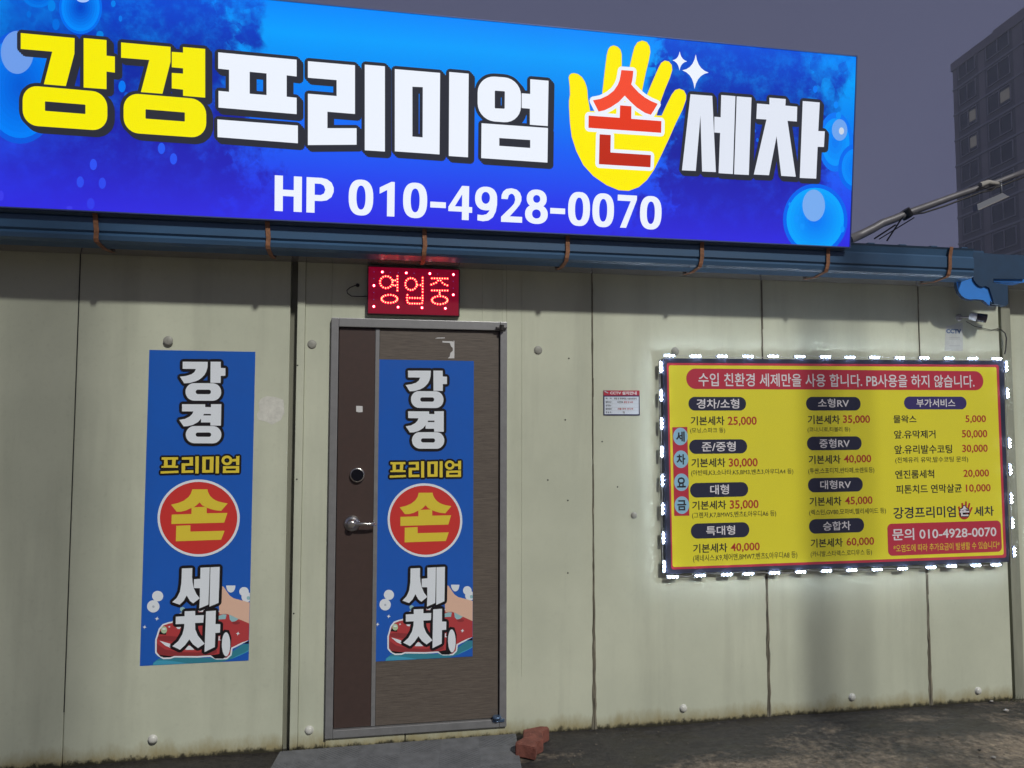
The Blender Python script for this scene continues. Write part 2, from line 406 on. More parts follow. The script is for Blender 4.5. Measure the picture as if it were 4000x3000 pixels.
# body behind the panels and roof
bm = bmesh.new(); box(bm, -3, 5.2, .16, 5.2, -.03, 2.5); sp_('building_core', bm, mat('core_steel', (.3, .3, .28), .7))
bm = bmesh.new(); prism_x(bm, [(-.16, 2.63), (-.16, 2.60), (5.3, 2.97), (5.3, 3.0)], -3.0, 3.45)
for i in range(33):
    x = -2.9 + i * .2
    if x < 3.4: prism_x(bm, [(-.165, 2.645), (-.165, 2.63), (5.3, 3.0), (5.3, 3.02)], x, x + .04)
sp_('roof', bm, BL)
bm = bmesh.new(); prism_x(bm, [(-.16, 2.60), (-.16, 2.55), (5.3, 2.5), (5.3, 2.6)], 3.452, 5.2); sp_('roof', bm, BL)
# shiny soffit flashing between gutter and wall
bm = bmesh.new(); prism_x(bm, [(-.135, 2.466), (-.005, 2.442), (-.005, 2.447), (-.135, 2.472)], -3.0, 5.2)
sp_('soffit_flashing', bm, mat('soffit_metal', (.34, .33, .33), .05, .7))
# gutter
GX0, GX1 = -3.0, 3.29
prof = [(-.270, 2.610), (-.262, 2.612), (-.240, 2.590), (-.246, 2.565), (-.256, 2.553), (-.256, 2.500), (-.244, 2.489), (-.254, 2.478), (-.248, 2.462), (-.236, 2.452), (-.150, 2.446), (-.140, 2.456), (-.140, 2.59), (-.136, 2.59), (-.136, 2.450), (-.150, 2.440), (-.236, 2.446), (-.254, 2.456), (-.261, 2.476), (-.252, 2.489), (-.262, 2.498), (-.262, 2.556), (-.254, 2.566), (-.262, 2.60)]
bm = bmesh.new(); prism_x(bm, prof, GX0, GX1)
gut = sp_('gutter', bm, BL)
for jx in (-1.1, .62, 2.05):
    bm = bmesh.new(); pj = [(y - .0025, z - .001) for y, z in prof[3:10]]; pj2 = [(y, z) for y, z in prof[3:10]]
    prism_x(bm, pj + pj2[::-1], jx, jx + .035); sp_('gutter_joint', bm, BL, parent=gut)
def strap(x, lean):
    bm = bmesh.new(); pr_ = [(-.275, 2.613), (-.268, 2.563), (-.268, 2.495), (-.266, 2.462), (-.258, 2.446), (-.150, 2.436), (-.05, 2.446)]
    wds = .021; prev = None
    for i, (y, z) in enumerate(pr_):
        xx = x + lean * (2.613 - z) + (.004 if i in (2,) else 0)
        q = [bm.verts.new((xx - wds/2, y - .003, z - .002)), bm.verts.new((xx + wds/2, y - .003, z - .002)), bm.verts.new((xx + wds/2, y, z)), bm.verts.new((xx - wds/2, y, z))]
        if prev:
            for k in range(4): bm.faces.new((prev[k], prev[(k+1) % 4], q[(k+1) % 4], q[k]))
        else: bm.faces.new(q[::-1])
        prev = q
    bm.faces.new(prev)
    bmesh.ops.recalc_face_normals(bm, faces=bm.faces)
    o = sp_('strap', bm, RUST, parent=gut)
GP = wallp(-.27)
for px_, py_, ln in ((370, 830, -.15), (1043, 880, -.1), (1658, 905, 0.0), (2219, 940, .12), (2745, 955, .2), (3238, 975, .25), (3715, 1000, .3)):
    x = GP.hit(px_, py_)[0]; strap(x, -ln * .35)
# gutter corner: folded outlet box with a torn flap
def slab(plane, crop, pts, thick, h=0.0, bend=None):
    bm = bmesh.new(); q = [plane.hit(crop[0] + x/crop[2], crop[1] + y/crop[2]) for x, y in pts]
    bf = bend or (lambda a, b: 0)
    f = [bm.verts.new(plane.at(a, b, h + bf(a, b))) for a, b in q]; k = [bm.verts.new(plane.at(a, b, h - thick + bf(a, b))) for a, b in q]
    t = tessellate_polygon([[Vector((a, b, 0)) for a, b in q]])
    for x in t: bm.faces.new([f[i] for i in x]); bm.faces.new([k[i] for i in x][::-1])
    n = len(q)
    for i in range(n): bm.faces.new((f[i], f[(i+1) % n], k[(i+1) % n], k[i]))
    bmesh.ops.recalc_face_normals(bm, faces=bm.faces)
    return bm
CG = (3650, 900, 4.1486)
P25 = wallp(-.175)
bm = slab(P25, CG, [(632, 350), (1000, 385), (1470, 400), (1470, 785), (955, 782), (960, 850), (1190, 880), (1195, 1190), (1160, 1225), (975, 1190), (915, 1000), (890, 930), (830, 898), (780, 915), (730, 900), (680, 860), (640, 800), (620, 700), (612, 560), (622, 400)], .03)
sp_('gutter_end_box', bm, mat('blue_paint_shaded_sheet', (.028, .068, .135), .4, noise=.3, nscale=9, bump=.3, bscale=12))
bm = slab(wallp(-.165), CG, [(605, 590), (622, 720), (645, 810), (690, 870), (745, 905), (800, 905), (850, 915), (890, 950), (905, 1020), (945, 1110), (968, 1180), (905, 1130), (895, 1215), (840, 1160), (790, 1125), (700, 1115), (580, 1118), (500, 1095), (440, 1050), (395, 980), (372, 900), (365, 830), (440, 800), (535, 775)], .004)
sp_('outlet_flap', bm, BLB, label='curved blue outlet flap, the light on it put into its colour')
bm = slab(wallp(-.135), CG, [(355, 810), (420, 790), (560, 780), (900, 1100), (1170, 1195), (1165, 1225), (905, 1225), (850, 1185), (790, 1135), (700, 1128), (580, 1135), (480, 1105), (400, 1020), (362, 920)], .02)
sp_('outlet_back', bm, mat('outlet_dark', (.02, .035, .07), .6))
bm = slab(wallp(-.16), CG, [(950, 782), (1470, 792), (1470, 842), (965, 835)], .1)
sp_('gutter_lip', bm, BLB)  # lit underside strip, its light painted as a brighter blue

# bolt caps
def dome(px_, py_, r, mt, flat=.6, name='bolt_cap', y=0.0):
    a, b = wallp(y).hit(px_, py_); bm = bmesh.new()
    lathe(bm, (a, y, b), (0, -1, 0), [(0, r), (.002, r)] + [(.002 + r * flat * math.sin(t), r * .92 * math.cos(t)) for t in [i * math.pi / 12 for i in range(7)]], 20)
    return sp_(name, bm, mt)
wh = mat('white_plastic_cap', (.62, .62, .57), .35, noise=.2, nscale=60); gw = mat('grey_washer', (.33, .33, .29), .5, noise=.3, nscale=60, bump=.3)
for p in ((597, 2887), (1208, 2852), (2669, 2767), (3328, 2723), (3820, 2698)): dome(*p, .022, wh)
for p in ((657, 1331), (1219, 1345), (2102, 1368), (2637, 1372)): dome(*p, .023, gw, .22)
dome(2476, 2013, .018, gw, .3)
# old screw holes
bm = bmesh.new()
for x, y in ((2222, 1400), (2208, 1640), (2140, 1875), (2218, 1955), (2218, 2238), (1163, 1428), (1160, 1872), (1148, 2395), (2352, 1725), (2412, 1902)):
    a, b = wallp(0).hit(x, y); lathe(bm, (a, -.0085 if x < 1200 else -.001, b), (0, -1, 0), [(0, .0045), (.0012, .003)], 8)
sp_('screw_hole', bm, dark_gap, kind='stuff')
# peeled glue patch on the left panel, glue smears
GPm = mat('glue_patch', (.66, .66, .60), .7, noise=.25, nscale=40)
q = Print(wallp(.012))
q.shape((400, 1300, 1.185), [(735, 305), (760, 293), (800, 297), (838, 310), (843, 370), (825, 405), (785, 425), (760, 412), (718, 402), (715, 375), (728, 360), (722, 325)], GPm, .0007)
o = q.build('glue_patch', shop); o.matrix_parent_inverse = Matrix.Translation(-SH)

# ---- door
door_dark = mat('door_dark_film', (0.062, 0.038, 0.032), .45, noise=.2, nscale=30, bump=.1, bscale=200)
def wood_material():
    m = bpy.data.materials.new('door_grain_film'); m.use_nodes = True; n = m.node_tree.nodes; l = m.node_tree.links; b = n['Principled BSDF']
    g = n.new('ShaderNodeNewGeometry'); mp = n.new('ShaderNodeMapping'); mp.inputs['Scale'].default_value = (2.2, 1, 55); mp.inputs['Rotation'].default_value = (0, .03, 0); l.new(g.outputs['Position'], mp.inputs[0])
    t = n.new('ShaderNodeTexNoise'); t.inputs['Scale'].default_value = 5; t.inputs['Detail'].default_value = 8; t.inputs['Roughness'].default_value = .7; t.inputs['Distortion'].default_value = .7
    l.new(mp.outputs[0], t.inputs[0]); r = n.new('ShaderNodeValToRGB')
    r.color_ramp.elements[0].position = .3; r.color_ramp.elements[0].color = (0.060, 0.048, 0.040, 1); r.color_ramp.elements[1].position = .7; r.color_ramp.elements[1].color = (0.155, 0.128, 0.105, 1)
    l.new(t.outputs['Fac'], r.inputs[0]); l.new(r.outputs[0], b.inputs['Base Color']); b.inputs['Roughness'].default_value = .5
    bp = n.new('ShaderNodeBump'); bp.inputs['Distance'].default_value = .0006; l.new(t.outputs['Fac'], bp.inputs['Height']); l.new(bp.outputs[0], b.inputs['Normal']); return m
bm = bmesh.new(); box(bm, DX0 + .004, DX1 - .004, .02, .08, DZ0, DZ1); 
door = sp_('door', bm, dark_gap)
bm = bmesh.new(); box(bm, -.222, -.040, -.010, .02, .098, 2.108, bev=.0015); sp_('lock_side_panel', bm, door_dark, parent=door)
bm = bmesh.new(); box(bm, -.039, -.018, -.014, .02, .098, 2.108, bev=.002); sp_('divider_strip', bm, alu, parent=door)
bm = bmesh.new(); box(bm, -.017, .607, -.010, .02, .098, 2.108, bev=.0015); sp_('grain_panel', bm, wood_material(), parent=door)
for (x0, x1, z0, z1) in ((DX0, -.225, DZ0, DZ1), (.613, DX1, DZ0, DZ1), (-.2245, .6125, 2.112, DZ1), (-.2245, .6125, DZ0, .095)):
    bm = bmesh.new(); box(bm, x0, x1, -.028, .02, z0, z1, bev=.003); sp_('door_frame', bm, alu, parent=door)
chrome = mat('brushed_chrome', (.62, .60, .57), .28, 1.0, bump=.05, bscale=300)
hx, hz = wallp(-.01).hit(1375, 2045); lx, lz = wallp(-.03).hit(1461, 2050)
bm = bmesh.new(); lathe(bm, (hx, -.0102, hz), (0, -1, 0), [(0, .041), (.004, .041), (.010, .036), (.016, .028), (.020, .022), (.045, .020), (.048, .012)], 28)
tube(bm, [(hx, -.040, hz), (hx + .03, -.056, hz + .001), (hx + .06, -.060, hz + .003), (hx + .09, -.058, hz + .001), (hx + .118, -.050, hz - .002)], .0095, 10, r1=.007)
lathe(bm, (hx - .002, -.058, hz), (0, -1, 0), [(0, .010), (.003, .009)], 14)
sp_('handle', bm, chrome, parent=door)
kx, kz = wallp(-.01).hit(1396, 1855)
bm = bmesh.new(); lathe(bm, (kx, -.0102, kz), (0, -1, 0), [(0, .0375), (.012, .0375), (.018, .034), (.018, .031)], 32); lathe(bm, (kx, -.0285, kz), (0, -1, 0), [(0, .031), (.001, .0305)], 32, mi=1)
sp_('digital_lock', bm, [chrome, mat('lock_glass', (.008, .008, .012), .12)], parent=door)
q = Print(wallp(-.0105)); TP = mat('tape_remnant', (.60, .60, .60), .6)
q.shape((1200, 1150, 1.7467), [(334, 760), (378, 762), (378, 803), (352, 805), (334, 800)], TP, .0006); q.build('tape_remnant', door); q = Print(wallp(-.0105))
CD = (1300, 1200, 2.765)
q.shape(CD, [(1105, 338), (1130, 328), (1210, 327), (1210, 336), (1135, 338)], TP, .0006); q.build('tape_remnant', door); q = Print(wallp(-.0105))
q.shape(CD, [(1183, 365), (1290, 368), (1303, 375), (1303, 362), (1313, 362), (1313, 552), (1242, 552), (1262, 535), (1270, 495), (1297, 468), (1296, 440), (1278, 425), (1268, 400), (1262, 386), (1185, 382)], TP, .0006)
o = q.build('tape_remnant', door)
bm = bmesh.new()
for px_, py_ in ((1962, 1282),):
    a, b = wallp(-.03).hit(px_, py_); box(bm, a - .035, a + .022, -.042, -.0285, b - .006, b + .006, bev=.002); lathe(bm, (a - .004, -.040, b - .014), (0, 0, 1), [(0, .012), (.03, .012)], 14)
sp_('top_pivot', bm, mat('dark_steel', (.07, .065, .065), .45, .8), parent=door)
bm = bmesh.new(); a, b = wallp(-.03).hit(1940, 2798)
lathe(bm, (a, -.036, b - .022), (0, 0, 1), [(0, .010), (.012, .012), (.014, .022), (.022, .024), (.026, .019)], 18); box(bm, a - .02, a + .04, -.036, -.0285, b - .028, b - .014, bev=.002)
sp_('bottom_pivot', bm, mat('pivot_steel_blue', (.10, .16, .26), .35, .6), parent=door)

# ------------------------------------------------------------------ big lit sign
SY0, SZ0, SY1, SZ1 = -.300, 2.578, -.400, 3.588
SP = Plane((0, SY0, SZ0), (1, 0, 0), (0, SY1 - SY0, SZ1 - SZ0)); SHT = math.hypot(SY1 - SY0, SZ1 - SZ0); SX0, SX1 = -2.35, 2.487
sign = thing('lightbox_sign', 'long blue backlit signboard above the gutter with a yellow hand and phone number', 'signboard', (0, -.3, 2.578))
def sg(o): o.matrix_parent_inverse = Matrix.Translation(-Vector(sign.location)); return o
def sign_material():
    m = bpy.data.materials.new('sign_film_blue'); m.use_nodes = True; n = m.node_tree.nodes; l = m.node_tree.links; b = n['Principled BSDF']
    g = n.new('ShaderNodeNewGeometry'); sp = n.new('ShaderNodeSeparateXYZ'); l.new(g.outputs['Position'], sp.inputs[0])
    def MR(a, f0, f1, t0=0., t1=1.):
        k = n.new('ShaderNodeMapRange'); k.clamp = True; k.interpolation_type = 'SMOOTHSTEP'
        for i, v in ((1, f0), (2, f1), (3, t0), (4, t1)): k.inputs[i].default_value = v
        l.new(a, k.inputs[0]); return k.outputs[0]
    def M(op, a, c=None, v=0.0):
        k = n.new('ShaderNodeMath'); k.operation = op; k.use_clamp = True; l.new(a, k.inputs[0])
        if c is not None: l.new(c, k.inputs[1])
        else: k.inputs[1].default_value = v
        return k.outputs[0]
    vv = n.new('ShaderNodeMapRange'); vv.inputs[1].default_value = SZ0; vv.inputs[2].default_value = SZ1; l.new(sp.outputs['Z'], vv.inputs[0]); v = vv.outputs[0]
    def ramp(f, stops):
        r = n.new('ShaderNodeValToRGB'); e = r.color_ramp.elements
        while len(e) < len(stops): e.new(.5)
        for i, (p, c) in enumerate(stops): e[i].position = p; e[i].color = (*L(*c), 1)
        l.new(f, r.inputs[0]); return r.outputs[0]
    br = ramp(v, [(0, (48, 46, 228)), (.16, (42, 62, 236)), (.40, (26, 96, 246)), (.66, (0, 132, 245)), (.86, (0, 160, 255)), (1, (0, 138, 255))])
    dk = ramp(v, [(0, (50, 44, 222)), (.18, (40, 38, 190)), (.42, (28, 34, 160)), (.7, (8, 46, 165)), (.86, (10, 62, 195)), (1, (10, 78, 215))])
    x = sp.outputs['X']
    # brushed patches: cell noise smears the edge between the two fields
    nz = n.new('ShaderNodeTexNoise'); nz.inputs['Scale'].default_value = 5.5; nz.inputs['Detail'].default_value = 7; nz.inputs['Roughness'].default_value = .6; l.new(g.outputs['Position'], nz.inputs[0])
    vo = n.new('ShaderNodeTexVoronoi'); vo.inputs['Scale'].default_value = 22; l.new(g.outputs['Position'], vo.inputs[0])
    vc = n.new('ShaderNodeSeparateColor'); l.new(vo.outputs['Color'], vc.inputs[0])
    off = n.new('ShaderNodeMath'); off.operation = 'MULTIPLY_ADD'; l.new(nz.outputs['Fac'], off.inputs[0]); off.inputs[1].default_value = 1.1; off.inputs[2].default_value = -.55
    of2 = n.new('ShaderNodeMath'); of2.operation = 'MULTIPLY_ADD'; l.new(vc.outputs[0], of2.inputs[0]); of2.inputs[1].default_value = .10; l.new(off.outputs[0], of2.inputs[2])
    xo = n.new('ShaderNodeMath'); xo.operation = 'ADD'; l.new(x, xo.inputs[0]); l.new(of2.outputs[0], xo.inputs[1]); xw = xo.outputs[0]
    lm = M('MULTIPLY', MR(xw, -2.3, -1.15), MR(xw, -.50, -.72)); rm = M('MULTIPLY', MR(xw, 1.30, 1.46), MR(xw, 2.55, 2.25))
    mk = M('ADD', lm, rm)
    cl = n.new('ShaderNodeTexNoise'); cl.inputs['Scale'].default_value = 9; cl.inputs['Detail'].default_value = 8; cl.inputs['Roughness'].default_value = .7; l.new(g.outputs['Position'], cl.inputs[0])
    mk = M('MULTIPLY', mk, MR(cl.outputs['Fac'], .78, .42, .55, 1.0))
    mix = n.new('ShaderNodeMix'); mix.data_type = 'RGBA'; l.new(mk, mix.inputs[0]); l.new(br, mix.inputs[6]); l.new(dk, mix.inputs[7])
    # uneven back light of the tubes inside the box
    wv = n.new('ShaderNodeTexNoise'); wv.inputs['Scale'].default_value = 1.2; l.new(g.outputs['Position'], wv.inputs[0])
    st = n.new('ShaderNodeMapRange'); st.inputs[3].default_value = .92; st.inputs[4].default_value = 1.08; l.new(wv.outputs['Fac'], st.inputs[0])
    b.inputs['Base Color'].default_value = (.006, .006, .008, 1); b.inputs['Specular IOR Level'].default_value = .06; l.new(mix.outputs[2], b.inputs['Emission Color']); l.new(st.outputs[0], b.inputs['Emission Strength']); b.inputs['Roughness'].default_value = .4
    return m
# face film
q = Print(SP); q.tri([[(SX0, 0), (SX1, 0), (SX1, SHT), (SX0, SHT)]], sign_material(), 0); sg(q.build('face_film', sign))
bm = bmesh.new(); prism_x(bm, [(SY0 + .001, SZ0 - .0), (SY1 + .001, SZ1), (-.20, SZ1 + .01), (-.10, 2.66), (-.285, 2.625)], SX0, SX1 - .0)
sg(obj('cabinet', bm, mat('sign_cabinet', (.22, .23, .26), .5, .3), sign))
bm = bmesh.new()
for (a0, b0_, a1, b1_) in ((SX0, -.006, SX1, -.0005), (SX0, SHT + .0005, SX1, SHT + .006), (SX1 + .0005, -.006, SX1 + .006, SHT + .006)):
    c8 = [SP.at(a, b, h) for h in (.004, -.03) for a, b in ((a0, b0_), (a1, b0_), (a1, b1_), (a0, b1_))]; v8 = [bm.verts.new(c) for c in c8]
    for f in ((0, 1, 2, 3), (7, 6, 5, 4), (0, 4, 5, 1), (1, 5, 6, 2), (2, 6, 7, 3), (3, 7, 4, 0)): bm.faces.new([v8[i] for i in f])
sg(obj('edge_frame', bm, mat('sign_edge', (.10, .14, .32), .4, .5), sign))

# bubbles printed on the film (concentric rings of ink)
CLP = (SX0, SX1, 0.0, SHT)
q = Print(SP); FULL = (0, 0, 1)
def bubble(cx, cy, rx_, ry_, cols, hl=None, h=.001):
    n = len(cols); q = Print(SP)
    for i, c in enumerate(cols):
        k = 1 - i / n; mt = lit('bubble_%d_%d_%d' % c, c); q.shape(FULL, ell(cx, cy, rx_ * k, ry_ * k, 40), mt, h + i * 5e-5, cl=CLP)
    sg(q.build('printed_bubble', sign))
def lerp3(a, b, n): return [tuple(int(a[j] + (b[j]-a[j]) * i / (n-1)) for j in range(3)) for i in range(n)]
bubble(80, 340, 158, 222, [(10, 90, 225)] + lerp3((0, 128, 250), (0, 92, 215), 9)); bubble(68, 205, 64, 84, [(112, 158, 235)], h=.0018)
bubble(315, 30, 84, 104, [(0, 110, 240)] + lerp3((0, 140, 255), (0, 70, 200), 8)); bubble(325, -2, 24, 12, [(170, 200, 250)], h=.0018)
bubble(150, -15, 60, 45, lerp3((0, 120, 235), (0, 90, 215), 4))
for cx, cy, a, b, c in ((113, 56, 9, 13, (0, 110, 220)), (443, 15, 9, 13, (0, 130, 240)), (471, 73, 7, 12, (0, 120, 235)), (219, 96, 14, 22, (0, 110, 225)), (202, 23, 15, 22, (0, 130, 235)), (391, 136, 14, 15, (0, 130, 230)),
    (477, 338, 14, 23, (0, 120, 245)), (494, 370, 8, 10, (10, 90, 215)), (365, 643, 14, 22, (48, 82, 245)), (314, 711, 14, 22, (48, 78, 240)), (400, 716, 14, 22, (48, 74, 240)), (355, 796, 15, 22, (52, 62, 235)), (631, 580, 14, 22, (40, 92, 245)), (678, 621, 14, 22, (42, 86, 245)), (5, 765, 10, 20, (60, 60, 235)), (272, 812, 12, 8, (62, 60, 235)),
    (3184, 349, 9, 14, (0, 120, 245)), (3265, 410, 9, 14, (0, 135, 250)), (2958, 547, 5, 8, (10, 100, 230)), (2950, 512, 3, 6, (10, 100, 230))): bubble(cx, cy, a, b, [c], h=.0012)
bubble(3263, 555, 68, 116, [(0, 118, 245)] + lerp3((0, 150, 255), (0, 125, 245), 4)); bubble(3275, 452, 10, 14, [(0, 145, 250)], h=.0016); bubble(3279, 508, 30, 42, [(110, 165, 240)], h=.0018); bubble(3286, 512, 10, 14, [(205, 215, 230)], h=.0022)
bubble(3340, 655, 66, 92, [(0, 105, 240)] + lerp3((0, 140, 252), (0, 120, 245), 4), h=.0014)
bubble(3184, 858, 126, 140, [(0, 100, 240)] + lerp3((0, 165, 255), (0, 118, 245), 8)); bubble(3178, 803, 44, 62, [(120, 172, 240)], h=.0018)
for cx, cy, a, b in ((3111, 855, 9, 13), (3133, 886, 9, 13), (3290, 895, 8, 13), (3084, 798, 5, 7)): bubble(cx, cy, a, b, [(10, 150, 255)], h=.0018)

CA, CB, CC, CDD, CE = (0, 60, 2.4578), (800, 160, 3.16), (1450, 240, 2.9493), (2180, 120, 2.5517), (2620, 180, 2.8603)
YEL = lit('ink_yellow', (248, 238, 4)); WHT = lit('ink_white', (238, 244, 255)); BLK = lit('ink_dark', (44, 46, 56)); RD1 = lit('ink_red', (245, 78, 50)); RD2 = lit('ink_red_mid', (228, 58, 30)); RD3 = lit('ink_red_deep', (190, 44, 24)); WH2 = lit('ink_white_soft', (226, 232, 245))
glyphs = [
 (CA, [(204,174),(720,222),(718,372),(636,682),(426,664),(506,352),(204,326)], YEL, ()),
 (CA, [(807,222),(1026,241),(1026,391),(1106,399),(1106,553),(1026,543),(1026,712),(807,696)], YEL, ()),
 (CA, rquad([(222,672),(1034,742),(1034,1113),(222,1056)], 145), YEL, ([(440,829),(820,860),(824,866),(824,945),(820,950),(440,920),(436,914),(436,834)],)),
 (CA, [(1166,264),(1640,306),(1640,450),(1562,756),(1356,740),(1436,432),(1166,410)], YEL, ()),
 (CA, [(1760,308),(1972,326),(1972,793),(1760,775),(1760,716),(1652,704),(1652,556),(1760,563),(1760,512),(1652,502),(1652,354),(1760,362)], YEL, ()),
 (CA, rquad([(1190,746),(1982,812),(1982,1182),(1190,1127)], 145), YEL, ([(1404,905),(1773,935),(1777,941),(1777,1017),(1772,1022),(1404,995),(1400,989),(1400,910)],)),
 (CB, [(168,145),(1135,236),(1135,443),(1012,428),(1012,692),(1135,705),(1135,907),(172,826),(172,620),(302,632),(302,360),(168,346)], WHT, ([(556,385),(764,405),(764,672),(556,655)],)),
 (CB, [(158,972),(1150,1048),(1150,1266),(160,1190)], WHT, ()),
 (CB, [(1274,254),(1854,304),(1854,905),(1514,877),(1514,1080),(1874,1080),(1874,1284),(1274,1288),(1274,655),(1628,684),(1628,487),(1274,458)], WHT, ()),
 (CB, [(1975,296),(2223,317),(2223,1368),(1975,1352)], WHT, ()),
 (CC, [(272,92),(793,136),(786,1074),(272,1038)], WHT, ([(474,295),(594,300),(592,878),(474,868)],)),
 (CC, [(898,125),(1122,145),(1114,1107),(893,1092)], WHT, ()),
 (CC, rquad([(1225,165),(1725,200),(1722,718),(1225,680)], 195), WHT, ([(1428,340),(1532,347),(1538,355),(1536,540),(1530,548),(1428,544),(1422,536),(1422,348)],)),
 (CC, [(1830,208),(2041,226),(2032,748),(1826,732),(1826,548),(1732,540),(1732,370),(1830,378)], WHT, ()),
 (CC, [(1270,715),(2034,770),(2028,1168),(1266,1116)], WHT, ([(1474,885),(1830,908),(1830,1000),(1474,975)],)),
 (CE, [(217,541),(460,560),(500,1410),(347,1403),(328,780),(276,1397),(122,1390)], WH2, ()),
 (CE, [(560,550),(718,563),(690,1432),(531,1422),(548,973),(482,968),(484,792),(554,798)], WH2, ()),
 (CE, [(733,565),(898,578),(868,1442),(704,1434)], WH2, ()),
 (CE, [(1098,580),(1280,595),(1276,668),(1408,680),(1404,846),(1300,838),(1392,1462),(1230,1452),(1178,1010),(1093,1445),(924,1437),(1065,823),(952,816),(960,645),(1098,656)], WH2, ()),
 (CE, [(1470,617),(1660,633),(1643,952),(1716,955),(1706,1130),(1636,1128),(1620,1483),(1437,1475)], WH2, ())]
SYL = [(0, 3), (3, 6), (6, 8), (8, 10), (10, 12), (12, 15), (15, 18), (18, 20)]
for sa, sb in SYL:
    q = Print(SP)
    for i in range(sa, sb):
        c, pts, mt, ho = glyphs[i]; hh = .003 + sa * 2e-5
        if i < 15: q.fat(c, pts, BLK, hh, .0158, ho, ((0, 0), (.008, -.008), (.0155, -.0155)), 12)
        else: q.fat(c, pts, BLK, hh, .0165, ho, ((0, 0), (.005, -.006), (.010, -.012)), 12)
    for i in range(sa, sb):
        c, pts, mt, ho = glyphs[i]; q.shape(c, pts, mt, .0045, ho)
    sg(q.build('syllable', sign))
# yellow hand with the red syllable
q = Print(SP)
hand = [(105,470),(112,448),(130,432),(155,428),(195,437),(235,468),(262,510),(280,560),(288,600),(293,680),(305,740),(315,805),(440,805),(440,620),(455,480),(470,350),(485,240),(498,190),(520,162),(552,152),(590,165),(618,195),(630,240),(630,340),(625,440),(700,440),(717,340),(740,240),(760,165),(790,120),(835,104),(880,118),(908,160),(915,215),(900,300),(870,420),(835,590),(832,640),(885,640),(930,530),(1000,370),(1025,325),(1060,303),(1100,312),(1128,345),(1133,395),(1110,470),(1060,590),(1020,700),(975,850),(1030,850),(1075,750),(1130,640),(1165,595),(1205,583),(1250,600),(1272,645),(1270,690),(1235,790),(1170,920),(1100,1080),(1020,1250),(950,1390),(880,1490),(800,1560),(700,1597),(600,1590),(480,1540),(350,1450),(250,1340),(180,1200),(135,1060),(118,930),(108,760),(108,700),(118,640),(115,560)]
q.fat(CDD, hand, lit('ink_pale_edge', (205, 170, 170)), .0048, .0016, n=8); q.shape(CDD, hand, lit('ink_yellow_bright', (255, 240, 0)), .0054)
son = [([(626,397),(745,405),(743,440),(735,500),(725,540),(750,570),(800,622),(860,670),(920,705),(988,733),(955,790),(920,843),(860,822),(780,770),(715,710),(660,652),(600,715),(520,768),(460,797),(400,811),(343,698),(420,683),(490,650),(550,603),(590,545),(608,500),(620,440)], RD1),
       ([(614,748),(727,757),(725,882),(1025,905),(1023,1022),(299,972),(300,850),(610,872)], RD2), ([(410,1036),(521,1043),(518,1217),(920,1243),(916,1365),(403,1334)], RD3)]
for p, mt in son: q.fat(CDD, p, WHT, .0058, .0185, n=16)
for p, mt in son: q.shape(CDD, p, mt, .0070)
for t in (((1210,208),(1283,308),(1207,400),(1137,297),(1210,303)), ((1370,238),(1498,420),(1357,582),(1235,397),(1365,410))):
    q.shape(CDD, star(*t), WHT, .0035)
sg(q.build('hand_emblem', sign))
# phone number
def sup(cx, cy, rx_, ry_, e=2.5, n=32):
    o = []
    for i in range(n):
        t = 2 * math.pi * i / n; c, s_ = math.cos(t), math.sin(t); o.append((cx + rx_ * math.copysign(abs(c) ** (2/e), c), cy + ry_ * math.copysign(abs(s_) ** (2/e), s_)))
    return o
DG = {'H': [([(0,0),(0,1),(.30,1),(.30,.61),(.70,.61),(.70,1),(1,1),(1,0),(.70,0),(.70,.43),(.30,.43),(.30,0)], ())],
 'P': [([(0,0),(0,1),(.55,1),(.75,.97),(.92,.88),(1,.74),(1,.62),(.92,.47),(.75,.37),(.55,.34),(.30,.34),(.30,0)], ([(.30,.83),(.52,.83),(.64,.78),(.69,.67),(.64,.56),(.52,.51),(.30,.51)],))],
 '0': [(sup(.5, .5, .5, .515), (sup(.5, .5, .185, .345, 2.3),))],
 '1': [([(1,0),(1,1),(.78,1),(0,.82),(0,.64),(.5,.76),(.5,0)], ())],
 '-': [([(0,.32),(1,.32),(1,.49),(0,.49)], ())],
 '4': [([(.86,0),(.86,.22),(1,.22),(1,.39),(.86,.39),(.86,1),(.56,1),(0,.37),(0,.24),(.57,.24),(.57,0)], ([(.57,.39),(.27,.39),(.57,.75)],))],
 '7': [([(0,1),(1,1),(1,.87),(.47,0),(.15,0),(.68,.82),(0,.82)], ())],
 '2': [([(.02,.68),(.03,.80),(.10,.90),(.24,.98),(.48,1.01),(.72,.98),(.88,.89),(.95,.77),(.95,.66),(.88,.54),(.72,.40),(.42,.175),(1,.175),(1,0),(.02,0),(.02,.15),(.50,.47),(.62,.57),(.66,.68),(.63,.78),(.55,.84),(.46,.85),(.36,.80),(.31,.68)], ())],
 '8': [(sup(.5, .74, .44, .275, 2.2), (sup(.5, .735, .155, .115, 2.1),)), (sup(.5, .28, .5, .295, 2.2), (sup(.5, .285, .19, .135, 2.1),))],
 '9': [(sup(.5, .665, .5, .35, 2.3), (sup(.48, .685, .19, .175, 2.1),)), ([(1,.66),(1,.50),(.95,.30),(.82,.12),(.62,.02),(.38,-.01),(.12,.01),(.12,.18),(.34,.17),(.52,.20),(.64,.29),(.69,.40),(.72,.66)], ())]}
q = Print(SP)
BL0 = Vector(SP.hit(1073, 824)); BL1 = Vector(SP.hit(2581, 897)); CAPH = (Vector(SP.hit(1073, 683)) - BL0).length * .985; AN = math.atan2(BL1.y - BL0.y, BL1.x - BL0.x)
